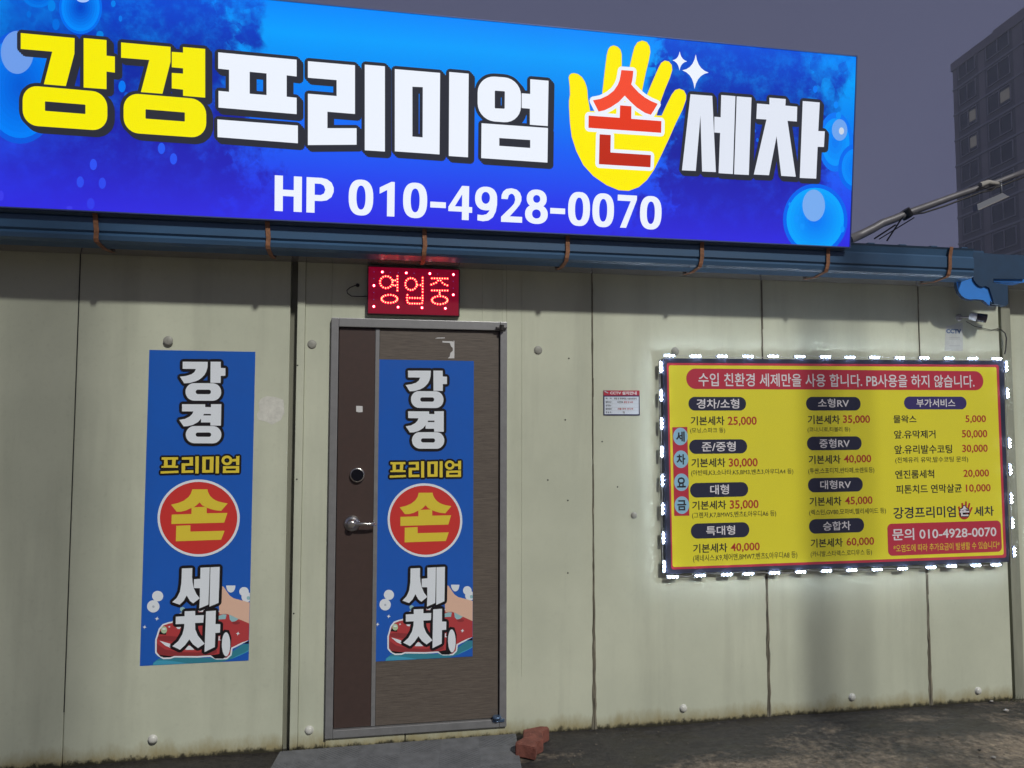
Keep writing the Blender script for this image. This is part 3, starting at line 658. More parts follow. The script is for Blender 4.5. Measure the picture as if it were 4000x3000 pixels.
marks = [('H',1072.9,1179),('P',1196.9,1303),('0',1361.4,1457.5),('1',1482,1540.5),('0',1573.6,1667.8),('-',1679.7,1740.7),('4',1750.6,1843.5),('9',1854,1940.3),('2',1954.9,2039),('8',2049.7,2138.6),('-',2147.7,2206),('0',2217.3,2302.8),('0',2312,2396.3),('7',2409.6,2484.5),('0',2497.7,2581.9)]
for ch, x0, x1 in marks:
    k = (x0 - 1073) / (2581 - 1073); yb = 824 + 73 * k
    a0 = SP.hit(x0, yb)[0]; a1 = SP.hit(x1, yb)[0]
    for k2, (pts, hs) in enumerate(DG[ch]):
        f = lambda P: [(a0 + (a1 - a0) * x, BL0.y + math.tan(AN) * (a0 + (a1-a0)*x - BL0.x) + CAPH * y) for x, y in P]
        q.tri([f(pts)] + [f(h_) for h_ in hs], WHT, .003 + .0001 * k2)
sg(q.build('phone_number', sign))

# ------------------------------------------------------------------ vertical banners (same print twice)
CF, CG2, CH = (560, 1350, 3.859), (580, 1750, 3.6875), (530, 2180, 3.770)
bblue = mat('banner_blue', L(28, 94, 192), .36, noise=.12, nscale=3, bump=.5, bscale=3.2); bwht = mat('banner_white', (.74, .79, .85), .45); bblk = mat('banner_black', (.010, .008, .010), .5, spec=.25)
byel = mat('banner_yellow', (.74, .58, .045), .45); bred = mat('banner_red', (.60, .035, .030), .45); bteal = mat('banner_teal', (.03, .22, .30), .5); bteal2 = mat('banner_teal_light', (.05, .33, .50), .5); bskin = mat('banner_skin', (.74, .48, .36), .5)
bcar = mat('banner_car_red', (.45, .045, .05), .5); bcar2 = mat('banner_car_red_dark', (.27, .03, .035), .5); bglass = mat('banner_glass', (.30, .52, .56), .5); blamp = mat('banner_lamp', (.45, .58, .38), .5)
BP = wallp(0)
C1 = (580.7, 1366), (997, 1373.3), (969, 2579.7), (543.3, 2607.6)
bw = [BP.hit(*c) for c in C1]; BX0 = (bw[0][0] + bw[3][0]) / 2; BX1 = (bw[1][0] + bw[2][0]) / 2; BZ1 = (bw[0][1] + bw[1][1]) / 2; BZ0 = (bw[2][1] + bw[3][1]) / 2
bcl = (BX0 + .001, BX1 - .001, BZ0 + .001, BZ1 - .001); BC = Vector(((BX0 + BX1) / 2, 0, (BZ0 + BZ1) / 2))
def banner_parts():
    bm = bmesh.new(); N = 14; rows = []
    for i in range(N + 1):
        z = BZ0 + (BZ1 - BZ0) * i / N - BC.z; rows.append([bm.verts.new((x - BC.x, -.0012, z)) for x in (BX0, (BX0+BX1)/2, BX1)])
    for i in range(N):
        for k in range(2): bm.faces.new((rows[i][k], rows[i][k+1], rows[i+1][k+1], rows[i+1][k]))
    ext = bmesh.ops.extrude_face_region(bm, geom=list(bm.faces)); bmesh.ops.translate(bm, verts=[e for e in ext['geom'] if isinstance(e, bmesh.types.BMVert)], vec=(0, .0008, 0)); bmesh.ops.recalc_face_normals(bm, faces=bm.faces)
    sheet = bpy.data.meshes.new('sheet'); bm.to_mesh(sheet); bm.free(); sheet.materials.append(bblue)
    # picture of a car washed by a hand
    q = Print(wallp(0)); h = .0016
    q.shape(CH, [(235,1592),(250,1550),(330,1490),(560,1470),(1080,1480),(1400,1400),(1560,1280),(1700,1270),(1700,1600),(700,1640),(235,1640)], bteal, h, cl=bcl)
    q.shape(CH, [(235,1640),(250,1560),(300,1520),(420,1515),(560,1530),(760,1560),(1100,1555),(1350,1530),(1480,1450),(1600,1400),(1700,1330),(1700,1640)], bteal2, h + .00008, cl=bcl)
    q.shape(CH, [(1180,1560),(1420,1490),(1560,1430),(1700,1360),(1700,1640),(1100,1640)], bblue, h + .00016, cl=bcl)
    car = [(300,1395),(302,1210),(325,1140),(350,1060),(400,1000),(470,975),(545,960),(600,860),(760,800),(1000,780),(1200,800),(1340,828),(1440,850),(1520,905),(1700,965),(1700,1205),(1560,1250),(1400,1330),(1385,1430),(1330,1478),(1180,1480),(1100,1440),(900,1452),(560,1450),(500,1472),(400,1475),(330,1430)]
    q.fat(CH, [(x if x < 1600 else 1640, y) for x, y in car], bwht, h + .0002, .0075, n=12)
    q.shape(CH, car, bcar, h + .0004, cl=bcl)
    q.shape(CH, [(302,1260),(300,1395),(340,1432),(560,1448),(900,1448),(1100,1440),(1190,1400),(1190,1360),(900,1400),(600,1390),(420,1350),(330,1290)], bcar2, h + .00045)
    q.shape(CH, [(310,1170),(420,1150),(600,1165),(640,1190),(560,1240),(420,1230),(330,1215)], bcar2, h + .00045)
    q.shape(CH, [(330,1432),(480,1448),(550,1450),(500,1470),(420,1474),(360,1460)], bblk, h + .0005)
    q.shape(CH, [(332,1130),(348,1085),(440,1100),(438,1138)], bblk, h + .0005); q.shape(CH, ell(408, 1065, 46, 52, 20), blamp, h + .0006); q.shape(CH, ell(408, 1052, 28, 12, 14), bwht, h + .0007)
    q.shape(CH, [(340,1225),(500,1270),(510,1335),(430,1300)], bwht, h + .0005); q.shape(CH, [(720,1360),(760,1300),(810,1300),(855,1360)], bwht, h + .0005); q.shape(CH, [(585,1025),(660,1020),(640,1055),(610,1050)], bwht, h + .0005)
    q.shape(CH, [(1205,860),(1280,835),(1332,838),(1318,905),(1210,912)], bglass, h + .0005); q.shape(CH, [(1370,838),(1440,858),(1510,905),(1460,940),(1410,945),(1380,915)], bglass, h + .0005); q.shape(CH, ell(1472, 962, 58, 24, 16), bcar2, h + .0006)
    q.shape(CH, [(1100,1440),(1225,1420),(1245,1120),(1300,1060),(1370,1070),(1405,1180),(1395,1340),(1350,1450),(1280,1490),(1160,1490)], bblk, h + .0006); q.shape(CH, ell(1325, 1278, 62, 178, 28), bwht, h + .0007); q.shape(CH, [(1215,1160),(1235,1160),(1228,1205),(1255,1218),(1212,1222)], bwht, h + .00075)
    q.shape(CH, [(1570,1265),(1700,1215),(1700,1272)], bblk, h + .0005, cl=bcl)
    q.shape(CH, [(1220,720),(1265,420),(1290,430),(1330,490),(1380,560),(1440,600),(1540,625),(1700,668),(1700,985),(1560,925),(1500,900),(1400,850),(1330,828),(1230,835)], bskin, h + .0007, cl=bcl)
    for e in (ell(315, 567, 82, 78), ell(250, 718, 92, 90), ell(1395, 410, 68, 104, 24, 0, 180), ell(1590, 500, 70, 68), ell(1628, 580, 75, 75)): q.shape(CH, e, bwht, h + .00062, cl=bcl)
    q.shape(CH, ell(1655, 595, 26, 28, 14), bglass, h + .00066, cl=bcl); q.shape(CH, ell(682, 762, 38, 36, 16), bglass, h + .0006); q.shape(CH, ell(252, 722, 18, 18, 12), mat('banner_grey', (.45, .5, .58), .5), h + .0007); q.shape(CH, [(915,800),(980,770),(990,800)], bwht, h + .0007)
    for x, y, r in ((305, 900, 36), (122, 1024, 34), (1500, 1120, 34), (487, 1020, 20)): q.shape(CH, star((x+8, y-r), (x+r, y+4), (x-8, y+r), (x-r, y-4), (x, y), 4, .44), bwht, h + .0008)
    off = Vector((BC.x, 0, BC.z)); pic = (q, off)
    # lettering
    t = Print(wallp(0)); h = .0028
    G = [(CF, [(586,240),(965,242),(960,330),(942,390),(915,440),(870,485),(830,515),(780,537),(690,562),(608,567),(543,467),(640,455),(720,430),(765,395),(785,350),(586,348)], bwht, ()),
      (CF, [(1008,240),(1162,242),(1162,334),(1232,338),(1230,452),(1162,455),(1158,562),(1004,558)], bwht, ()),
      (CF, rquad([(628,563),(1170,567),(1168,832),(628,828)], 132), bwht, (rquad([(782,662),(1014,664),(1012,732),(782,730)], 33, 3),)),
      (CF, [(576,882),(925,884),(925,925),(1014,928),(1014,882),(1170,882),(1163,1207),(1004,1205),(1004,1158),(863,1158),(863,1100),(820,1150),(740,1195),(660,1215),(600,1217),(533,1120),(620,1105),(690,1070),(730,1030),(748,992),(576,990)], bwht, ([(905,1030),(1012,1030),(1012,1053),(898,1053)],)),
      (CF, rquad([(632,1212),(1172,1212),(1170,1475),(632,1472)], 132), bwht, (rquad([(782,1310),(1018,1310),(1016,1376),(782,1374)], 33, 3),)),
      (CH, [(674,158),(828,152),(824,280),(832,370),(850,450),(885,530),(937,598),(840,673),(790,635),(745,555),(700,635),(640,692),(532,655),(600,590),(645,500),(665,380),(670,270)], bwht, ()),
      (CH, [(948,147),(1085,140),(1078,380),(1065,692),(930,748),(938,600),(940,448),(852,448),(852,318),(945,310)], bwht, ()),
      (CH, [(1095,140),(1233,134),(1225,400),(1215,665),(1080,722)], bwht, ()),
      (CH, [(714,790),(870,784),(870,850),(998,846),(990,958),(868,963),(872,1060),(910,1150),(1010,1268),(912,1333),(840,1280),(783,1205),(720,1290),(645,1358),(533,1305),(620,1230),(680,1130),(705,1040),(710,975),(582,980),(584,870),(714,862)], bwht, ()),
      (CH, [(1030,790),(1175,780),(1170,978),(1240,980),(1236,1105),(1168,1110),(1160,1318),(1008,1392),(1018,1100)], bwht, ())]
    Y = [([(183,135),(420,133),(420,165),(388,168),(380,258),(420,258),(420,285),(180,285),(180,262),(215,260),(218,168),(183,168)], ([(268,170),(335,168),(330,248),(268,250)],)), ([(168,338),(425,328),(425,360),(168,370)], ()),
      ([(475,135),(635,130),(635,255),(522,258),(522,325),(640,322),(640,358),(470,362),(472,222),(585,220),(585,168),(475,170)], ()), ([(670,122),(718,122),(715,368),(668,368)], ()),
      ([(770,128),(935,124),(928,355),(768,358)], ([(820,165),(878,163),(875,318),(818,318)],)), ([(965,120),(1012,120),(1008,365),(960,365)], ()),
      (ell(1125, 180, 78, 70, 28), (ell(1125, 180, 38, 34, 18),)), ([(1200,160),(1258,158),(1258,118),(1305,115),(1303,246),(1258,247),(1256,195),(1200,197)], ()), ([(1068,265),(1303,260),(1300,358),(1065,362)], ([(1112,298),(1255,295),(1252,325),(1112,327)],))]
    for c, p, mt, ho in G: t.fat(c, p, bblk, h, .0140, ho, n=12)
    for p, ho in Y: t.fat(CG2, p, bblk, h, .0098, ho, n=10)
    for c, p, mt, ho in G: t.shape(c, p, mt, h + .0006, ho)
    for p, ho in Y: t.shape(CG2, p, byel, h + .0006, ho)
    t.shape(CG2, ell(716, 1012, 594, 557, 64), bwht, h + .0002); t.shape(CG2, ell(716, 1012, 559, 522, 64), bred, h + .0005)
    for p in ([(625,597),(845,597),(850,630),(865,665),(885,695),(920,730),(960,755),(1000,772),(1060,788),(1138,800),(1042,908),(960,900),(900,885),(835,862),(808,848),(770,830),(730,785),(690,825),(648,855),(615,865),(540,900),(470,918),(400,921),(318,818),(420,795),(500,762),(570,710),(605,660)],
              [(615,866),(650,856),(808,849),(833,863),(833,943),(1132,938),(1086,1078),(323,1098),(328,962),(612,953)], [(393,1125),(597,1115),(597,1208),(1092,1195),(1042,1325),(387,1347)]):
        t.shape(CG2, p, byel, h + .0009)
    return sheet, pic, (t, off)
sheet, (pq, off), (tq, _) = banner_parts()
ban = thing('vertical_banner', 'tall blue banner with white lettering and red car on the wall left of the door', 'banner', (BC.x, .012, BC.z), 'tall blue banners')
obj('sheet', sheet, (), ban); a_ = pq.build('car_picture', ban, local=off); b_ = tq.build('lettering', ban, local=off)
d1 = BP.hit(1476.5, 1400), BP.hit(1848.7, 1404.8), BP.hit(1845, 2563.6), BP.hit(1462.2, 2587.7)
ban2 = ban.copy(); COL.objects.link(ban2); ban2['label'] = 'tall blue banner with white lettering and red car stuck on the brown door'
ban2.location = (sum(d[0] for d in d1) / 4 - .001, -.0105, sum(d[1] for d in d1) / 4 - .001)
for ch in list(ban.children):
    c = ch.copy(); COL.objects.link(c); c.parent = ban2

# ------------------------------------------------------------------ LED open sign above the door
led = thing('led_sign', 'small lit LED sign with red dot letters above the door', 'LED sign', (.155, -.02, 2.31))
def at0(o, root): o.matrix_parent_inverse = Matrix.Translation(-Vector(root.location)); return o
LP = wallp(-.036)
bm = bmesh.new(); box(bm, -.084, .395, -.035, -.004, 2.178, 2.432, bev=.004); at0(obj('casing', bm, mat('led_casing', (.03, .012, .016), .35), led), led)
q = Print(LP); q.tri([[(-.078, 2.184), (.389, 2.184), (.389, 2.426), (-.078, 2.426)]], mat('led_face_glare', (.06, .004, .006), .3, emit=(.17, .0, .014), es=1.0), 0); at0(q.build('face_plate', led), led)  # plate emits a dim red that stands for the glare of the dots
CK = (1320, 960, 3.95)
def line(a, b, n): return [(a[0] + (b[0]-a[0]) * i / (n-1), a[1] + (b[1]-a[1]) * i / (n-1)) for i in range(n)]
dots = ell(745, 562, 96, 92, 15) + line((918, 470), (918, 690), 6) + [(852, 535), (884, 535), (855, 608), (887, 614)] + ell(795, 820, 122, 62, 18)
dots += ell(1128, 592, 88, 92, 15) + line((1307, 495), (1307, 715), 6) + line((1225, 607), (1275, 607), 2) + [(1072,760),(1066,803),(1068,842),(1078,875),(1297,885),(1305,845),(1307,808),(1305,770)] + line((1107, 805), (1268, 808), 5) + line((1108, 892), (1260, 895), 5)
dots += line((1450, 503), (1690, 507), 7) + [(1545,537),(1585,537),(1515,570),(1478,585),(1440,600),(1612,572),(1648,597),(1687,612)] + line((1450, 690), (1690, 692), 7) + line((1570, 720), (1570, 748), 2) + ell(1570, 840, 120, 62, 17)
big = [(685,405),(1055,420),(1418,430),(1782,445),(555,615),(1780,757),(553,937),(928,948),(1297,957),(1657,967)]
dim = [(558,402),(556,508),(553,722),(553,830),(806,412),(930,415),(1175,425),(1540,435),(1780,550),(1780,655)]
LC = mat('led_core', (.2, .1, .1), .4, emit=(1.0, .56, .16), es=2.4); LR = mat('led_red_glow', (.3, .0, .02), .4, emit=(1.0, .0, .03), es=11.0); LB = mat('led_big_core', (.2, .1, .1), .4, emit=(1.0, .8, .75), es=6.0); LD = mat('led_dim', (.12, .10, .30), .3, emit=(.10, .08, .45), es=.6)
bm = bmesh.new()
for lst, r, cm in ((dots, .0034, 0), (big, .0046, 2), (dim, .0022, 3)):
    for x, y in lst:
        a, b = LP.hit(CK[0] + x / CK[2], CK[1] + y / CK[2])
        if cm != 3: lathe(bm, (a, -.0361, b), (0, -1, 0), [(0, r * 1.55), (.0012, r * 1.5), (.0016, r * 1.02)], 10, mi=1)
        lathe(bm, (a, -.0378 if cm != 3 else -.0362, b), (0, -1, 0), [(0, r), (.0025, r * .9), (.004, r * .5)], 10, mi=cm)
at0(obj('led_dots', bm, [LC, LR, LB, LD], led, kind='stuff'), led)
bm = bmesh.new(); tube(bm, [wallp(-.01).at(*wallp(-.01).hit(CK[0] + x/CK[2], CK[1] + y/CK[2]), h) for x, y, h in ((310, 612, 0), (260, 622, .012), (190, 655, .02), (140, 700, .02), (150, 745, .02), (210, 785, .015), (320, 790, .01), (450, 785, .01))], .0028, 8)
lathe(bm, wallp(-.001).at(*wallp(0).hit(CK[0] + 305/CK[2], CK[1] + 610/CK[2])), (0, -1, 0), [(0, .010), (.008, .008)], 12)
at0(obj('power_cord', bm, mat('black_cord', (.015, .013, .013), .5), led), led)

# ------------------------------------------------------------------ price board
board = thing('price_board', 'yellow Korean price list board with black rim edged by white LED modules', 'price board', (2.6, 0, 1.4))
FP = wallp(-.038); P1, P2 = (2500, 1350, 1.7463), (3200, 1350, 1.7463); BA = math.radians(.35)
def qd(pr, c1, c2, x0, y0, x1, y1, x2, y2, x3, y3):  # corners TL (sheet1) TR (sheet2) BR (sheet2) BL (sheet1)
    return [pr.hit(c1[0]+x0/c1[2], c1[1]+y0/c1[2]), pr.hit(c2[0]+x1/c2[2], c2[1]+y1/c2[2]), pr.hit(c2[0]+x2/c2[2], c2[1]+y2/c2[2]), pr.hit(c1[0]+x3/c1[2], c1[1]+y3/c1[2])]
oc = qd(FP, P1, P2, 157, 86, 1263, 102, 1300, 1476, 176, 1560)
bm = bmesh.new(); f4 = [bm.verts.new(FP.at(a, b, 0)) for a, b in oc]; k4 = [bm.verts.new(FP.at(a, b, -.034)) for a, b in oc]
bm.faces.new(f4); bm.faces.new(k4[::-1])
for i in range(4): bm.faces.new((f4[i], f4[(i+1) % 4], k4[(i+1) % 4], k4[i]))
bmesh.ops.recalc_face_normals(bm, faces=bm.faces); bmesh.ops.bevel(bm, geom=list(bm.edges), offset=.004, segments=2, affect='EDGES')
at0(obj('rim', bm, mat('board_rim', (.035, .04, .07), .3, noise=.2, nscale=9), board), board)
pyel = mat('board_yellow', (.78, .71, .035), .45, noise=.05, nscale=3, coat=.0); pred = mat('board_red', (.48, .035, .065), .4); pnav = mat('board_navy', (.022, .024, .055), .4); ppur = mat('board_violet', (.045, .035, .15), .4); pwht = mat('board_white', (.72, .70, .74), .45); pblk = mat('board_black', (.02, .02, .025), .45); pcya = mat('board_cyan', (.28, .52, .70), .4); prt = mat('board_price_red', (.44, .04, .03), .4)
q = Print(FP)
q.tri([rquad(qd(FP, P1, P2, 182, 118, 1224, 131, 1276, 1446, 214, 1527), .012, 5)], pred, .0004); q.tri([rquad(qd(FP, P1, P2, 196, 134, 1208, 147, 1258, 1428, 222, 1511), .012, 5)], pyel, .0008)
def pill(c, x0, x1, y0, y1, mt, r=None, h=.0012):
    ox, oy, sc = c; yc = (y0+y1)/2; xc = (x0+x1)/2
    a = q.p.hit(ox+x0/sc, oy+yc/sc); b = q.p.hit(ox+x1/sc, oy+yc/sc); t = q.p.hit(ox+xc/sc, oy+y0/sc); d = q.p.hit(ox+xc/sc, oy+y1/sc)
    wd, ht = (b[0]-a[0])/2, (t[1]-d[1])/2; cx, cz = (a[0]+b[0])/2, (t[1]+d[1])/2; ca, sa = math.cos(BA), math.sin(BA)
    pts = rquad([(-wd, ht), (wd, ht), (wd, -ht), (-wd, -ht)], r if r else ht * .98, 8)
    q.tri([[(cx + x*ca - y*sa, cz + x*sa + y*ca) for x, y in pts]], mt, h)
D = 700 * 1.7463
pill(P1, 315, 1118 + D, 165, 300, pred)
for x0, x1, y0, y1 in ((330,723,350,443),(335,730,640,737),(341,737,934,1033),(346,745,1209,1312),(1132,1504,350,443),(1138,1511,620,713),(1145,1519,901,998),(1152,1528,1180,1278)): pill(P1, x0, x1, y0, y1, pnav)
pill(P2, 578, 1004, 348, 435, ppur); pill(P2, 466, 1242, 1204, 1420, pred, .028)
T = lambda c, x0, x1, y0, y1, s_, mt, b=.02: text_box(q, c, x0, x1, y0, y1, s_, mt, .0018, b, BA)
T(P1, 398, 1057 + D, 193, 282, '수입 친환경 세제만을 사용 합니다. PB사용을 하지 않습니다.', pwht, .012)
for a in ((385,676,363,430,'경차/소형'),(420,652,655,722,'준/중형'),(478,606,948,1015,'대형'),(450,648,1228,1292,'특대형'),(1213,1424,362,422,'소형RV'),(1222,1430,636,697,'중형RV'),(1228,1438,918,978,'대형RV'),(1247,1436,1198,1260,'승합차')): T(P1, *a, pwht, .014)
for x0, x1, y0, y1 in ((345,575,482,543),(350,582,768,829),(355,587,1058,1118),(361,595,1350,1412),(1143,1362,475,535),(1150,1367,747,806),(1155,1373,1032,1092),(1163,1382,1315,1375)): T(P1, x0, x1, y0, y1, '기본세차', pblk, .016)
for x0, x1, y0, y1, s_ in ((598,795,484,550,'25,000'),(605,802,768,834,'30,000'),(612,808,1053,1120,'35,000'),(618,816,1345,1408,'40,000'),(1384,1568,475,536,'35,000'),(1390,1576,745,806,'40,000'),(1398,1585,1029,1090,'45,000'),(1408,1596,1308,1370,'60,000')): T(P1, x0, x1, y0, y1, s_, prt, .016)
for x0, x1, y0, y1, s_ in ((342,580,560,600,'(모닝,스파크 등)'),(348,1045,843,886,'(아반떼,K3,소나타,K5,BM3,벤츠3,아우디A4 등)'),(355,928,1130,1176,'(그렌저,K7,BMW5,벤츠E,아우디A6 등)'),(361,1072,1415,1468,'(제네시스,K9,체어맨,BMW7,벤츠S,아우디A8 등)'),(1142,1432,555,592,'(코나,니로,티볼리 등)'),(1147,1597,832,876,'(투싼,스포티지,싼타페,쏘렌토등)'),(1153,1677,1112,1156,'(렉스턴,GV80,모하비,펠리세이드 등)'),(1163,1581,1395,1440,'(카니발,스타렉스,로디우스 등)')): T(P1, x0, x1, y0, y1, s_, pblk, 0.0)
T(P2, 662, 926, 364, 419, '부가서비스', pwht, .014)
for a in ((505,662,475,528,'물왁스'),(510,792,577,633,'앞.유막제거'),(512,905,677,737,'앞.유리발수코팅'),(518,783,848,906,'엔진룸세척'),(524,972,947,1006,'피톤치드 연막살균')): T(P2, *a, pblk, .012)
T(P2, 518, 1015, 758, 802, '(전체유리 유막,발수코팅 문의)', pblk, 0.0)
for a in ((997,1136,475,530,'5,000'),(973,1145,575,634,'50,000'),(975,1148,675,734,'30,000'),(983,1157,845,902,'20,000'),(1000,1168,945,1004,'10,000')): T(P2, *a, prt, .014)
T(P2, 505, 930, 1097, 1176, '강경프리미엄', pnav, .014); T(P2, 1057, 1190, 1095, 1162, '세차', pnav, .014)
for pts in (ell(988, 1142, 38, 44, 20), [(945,1100),(955,1095),(975,1140),(960,1160)], [(968,1075),(980,1072),(988,1130),(975,1130)], [(995,1062),(1006,1063),(1005,1130),(990,1130)], [(1020,1072),(1030,1076),(1015,1140),(1002,1130)], [(1038,1098),(1046,1104),(1022,1160),(1012,1145)]): q.shape(P2, pts, prt, .0016)
text_box(q, P2, 957, 1022, 1094, 1163, '손', pblk, .0018, .03, BA, [(.0052 * math.cos(k * .785), .0052 * math.sin(k * .785)) for k in range(8)]); text_box(q, P2, 957, 1022, 1094, 1163, '손', pwht, .0022, .04, BA)
T(P2, 497, 1207, 1238, 1318, '문의 010-4928-0070', pwht, .016); T(P2, 505, 1230, 1345, 1396, '*오염도에 따라 추가요금이 발생할 수 있습니다*', byel, .006)
q.shape(P1, [(220,557),(322,555),(336,1160),(233,1162)], pred, .0012)
for (x, y, c) in ((275, 620, '세'), (279, 775, '차'), (282, 932, '요'), (285, 1088, '금')): q.shape(P1, ell(x, y, 50, 60, 28), pcya, .0016); text_box(q, P1, x - 31, x + 29, y - 34, y + 36, c, pblk, .0022, .03, BA)
at0(q.build('price_list_print', board), board)
# white LED modules around the rim
led_white = mat('led_white_chip', (.8, .8, .9), .4, emit=(.72, .84, 1.0), es=230.0); led_base = mat('led_module_case', (.30, .32, .36), .35); led_halo = mat('led_module_halo', (.3, .4, .6), .2, emit=(.16, .30, 1.0), es=1.2)  # blue emissive ring around each chip stands for its glare halo
mods = [(P1, x, y, 0) for x, y in ((197,69),(377,73),(556,74),(735,75),(905,74),(1087,76),(1259,77))] + [(P2, x, y, 0) for x, y in ((40,78),(205,81),(373,81),(545,84),(710,85),(880,88),(1042,89),(1205,90))]
mods += [(P1, x, y, 0) for x, y in ((222,1576),(407,1567),(590,1560),(737,1555),(916,1549),(1092,1542))] + [(P2, x, y, 0) for x, y in ((45,1535),(218,1530),(390,1526),(563,1520),(755,1511),(898,1503),(1062,1497),(1200,1493))]
mods += [(P1, x, y, 1) for x, y in ((140,148),(141,340),(144,532),(146,725),(149,918),(152,1113),(156,1310),(161,1505))] + [(P2, x, y, 1) for x, y in ((1269,143),(1277,325),(1290,665),(1297,845),(1303,1043),(1312,1208),(1323,1405))]
def mod_mesh(vert):
    bm = bmesh.new(); L_, W_ = .036, .008
    if vert: box(bm, -W_, W_, -.008, 0, -L_, L_, bev=.002)
    else: box(bm, -L_, L_, -.008, 0, -W_, W_, bev=.002)
    for k in (-1, 0, 1):
        a, b = (0, k * .0205) if vert else (k * .0205, 0); lathe(bm, (a, -.0081, b), (0, -1, 0), [(0, .0082), (.0018, .0078), (.0022, .0060)], 10, mi=2); lathe(bm, (a, -.0104, b), (0, -1, 0), [(0, .0046), (.0044, .0042), (.0056, .0026)], 8, mi=1)
    me = bpy.data.meshes.new('led_module'); bm.to_mesh(me); bm.free(); me.materials.append(led_base); me.materials.append(led_white); me.materials.append(led_halo); return me
MM = [mod_mesh(0), mod_mesh(1)]; RP = wallp(-.030); wire_pts = []
for c, x, y, v in mods:
    a, b = RP.hit(c[0] + x/c[2], c[1] + y/c[2]); o = obj('led_module', MM[v], (), board); o.location = Vector((a, -.028, b)) - Vector(board.location); wire_pts.append((a, b, v))
def wire(lst):
    bm = bmesh.new()
    for p, r in zip(lst, lst[1:]):
        a = Vector((p[0], -.024, p[1])); b = Vector((r[0], -.024, r[1])); m = (a + b) / 2 + Vector((random.uniform(-.004, .004), random.uniform(-.004, .002), random.uniform(-.008, .008))); tube(bm, [a, (a+m)/2 + Vector((0, 0, .003)), m, (b+m)/2, b], .0016, 5)
    at0(obj('led_wire', bm, mat('grey_wire', (.45, .45, .45), .5), board), board)
wire(wire_pts[:15]); wire(wire_pts[15:29]); wire(wire_pts[29:37]); wire(wire_pts[37:])

# ------------------------------------------------------------------ notices, camera
notice = thing('cctv_notice', 'small red, white and navy CCTV notice plate on the wall left of the price board', 'notice', (1.27, 0, 1.7))
NP = wallp(-.004); CN = (2330, 1500, 10.533); c4n = [NP.hit(CN[0]+x/CN[2], CN[1]+y/CN[2]) for x, y in ((288,265),(1775,268),(1775,1295),(288,1285))]
bm = bmesh.new(); box(bm, c4n[0][0], c4n[1][0], -.004, -.0005, (c4n[2][1]+c4n[3][1])/2, (c4n[0][1]+c4n[1][1])/2, bev=.0008); at0(obj('plate', bm, mat('notice_navy', (.012, .015, .10), .4), notice), notice)
q = Print(NP)
q.shape(CN, [(290,268),(1772,268),(1772,470),(290,475)], mat('notice_red', (.42, .03, .055), .4), .0004); q.shape(CN, [(330,520),(1738,518),(1740,1245),(330,1242)], mat('notice_white', (.62, .68, .76), .4), .0004)
text_box(q, CN, 560, 1650, 300, 440, 'CCTV 설치안내', pwht, .0010, .03); q.shape(CN, [(318,280),(345,280),(488,350),(480,385),(440,380),(325,325)], mat('notice_grey', (.4, .4, .45), .5), .001)
for s_, x0, x1, y0, y1 in (('목   적',370,612,560,628),('촬영시간',372,612,702,782),('설치장소',372,608,845,922),('촬영범위',372,612,985,1065),('책 임 자',372,608,1130,1205),('방범 및 화재예방, 시설안전관리',720,1650,560,645),('시간연속',848,1095,702,788),('TEL',1075,1172,1130,1205)): text_box(q, CN, x0, x1, y0, y1, s_, pblk, .001, .02)
for s_, x0, x1, y0, y1 in (('촬영 및 녹화',1130,1500,705,788),('건물 외부 전지역',862,1498,985,1065)): text_box(q, CN, x0, x1, y0, y1, s_, prt, .001, .02)
gr = mat('notice_rule', (.40, .45, .50), .5)
for y in (667, 812, 953, 1100): q.shape(CN, [(340, y), (1728, y), (1728, y + 7), (340, y + 7)], gr, .0007)
q.shape(CN, [(638, 525), (644, 525), (644, 1240), (638, 1240)], gr, .0008)
at0(q.build('notice_print', notice), notice)

stk = thing('cctv_sticker', 'faded white CCTV sticker on the wall under the security camera', 'sticker', (3.35, 0, 2.05))
CS = (3500, 1050, 3.686); q = Print(wallp(-.0006))
q.shape(CS, [(710,860),(740,825),(800,812),(860,795),(900,775),(962,780),(965,1100),(960,1185),(700,1180),(705,1000)], mat('faded_sticker', (.46, .48, .46), .5, noise=.2, nscale=20), .0003); text_box(q, CS, 722, 938, 868, 932, 'CCTV', mat('faded_blue', (.05, .10, .22), .5), .0008, .05)
fg = mat('faded_text', (.30, .31, .32), .6)
for y in (985, 1008, 1105): q.shape(CS, [(760, y), (920, y), (920, y + 7), (760, y + 7)], fg, .0007)
at0(q.build('sticker_film', stk), stk)

scam = thing('security_camera', 'small white bullet security camera with dark hood beside the outlet flap', 'security camera', (3.4, 0, 2.25))
W0 = wallp(0); a, b = W0.hit(3500 + 900/3.686, 1050 + 705/3.686); wcm = mat('camera_white', (.70, .72, .76), .35); dcm = mat('camera_dirty_white', (.36, .35, .34), .55, noise=.3, nscale=60)
bm = bmesh.new(); lathe(bm, (a, -.001, b), (0, -1, 0), [(0, .021), (.008, .021), (.014, .015)], 20); tube(bm, [(a, -.01, b), (a + .012, -.032, b), (a + .035, -.045, b - .001)], .006, 8)
for dx, dz in ((-.003, .016), (.004, -.016)): lathe(bm, (a + dx, -.0075, b + dz), (0, -1, 0), [(0, .003), (.002, .002)], 8, mi=1)
at0(obj('bracket', bm, [dcm, dark_gap], scam), scam)
A0 = Vector((a + .032, -.045, b + .003)); ax = Vector((.82, -.52, -.20)).normalized()
bm = bmesh.new(); lathe(bm, A0, ax, [(0, .010), (.004, .021), (.038, .0235)], 22); at0(obj('camera_body', bm, wcm, scam), scam)
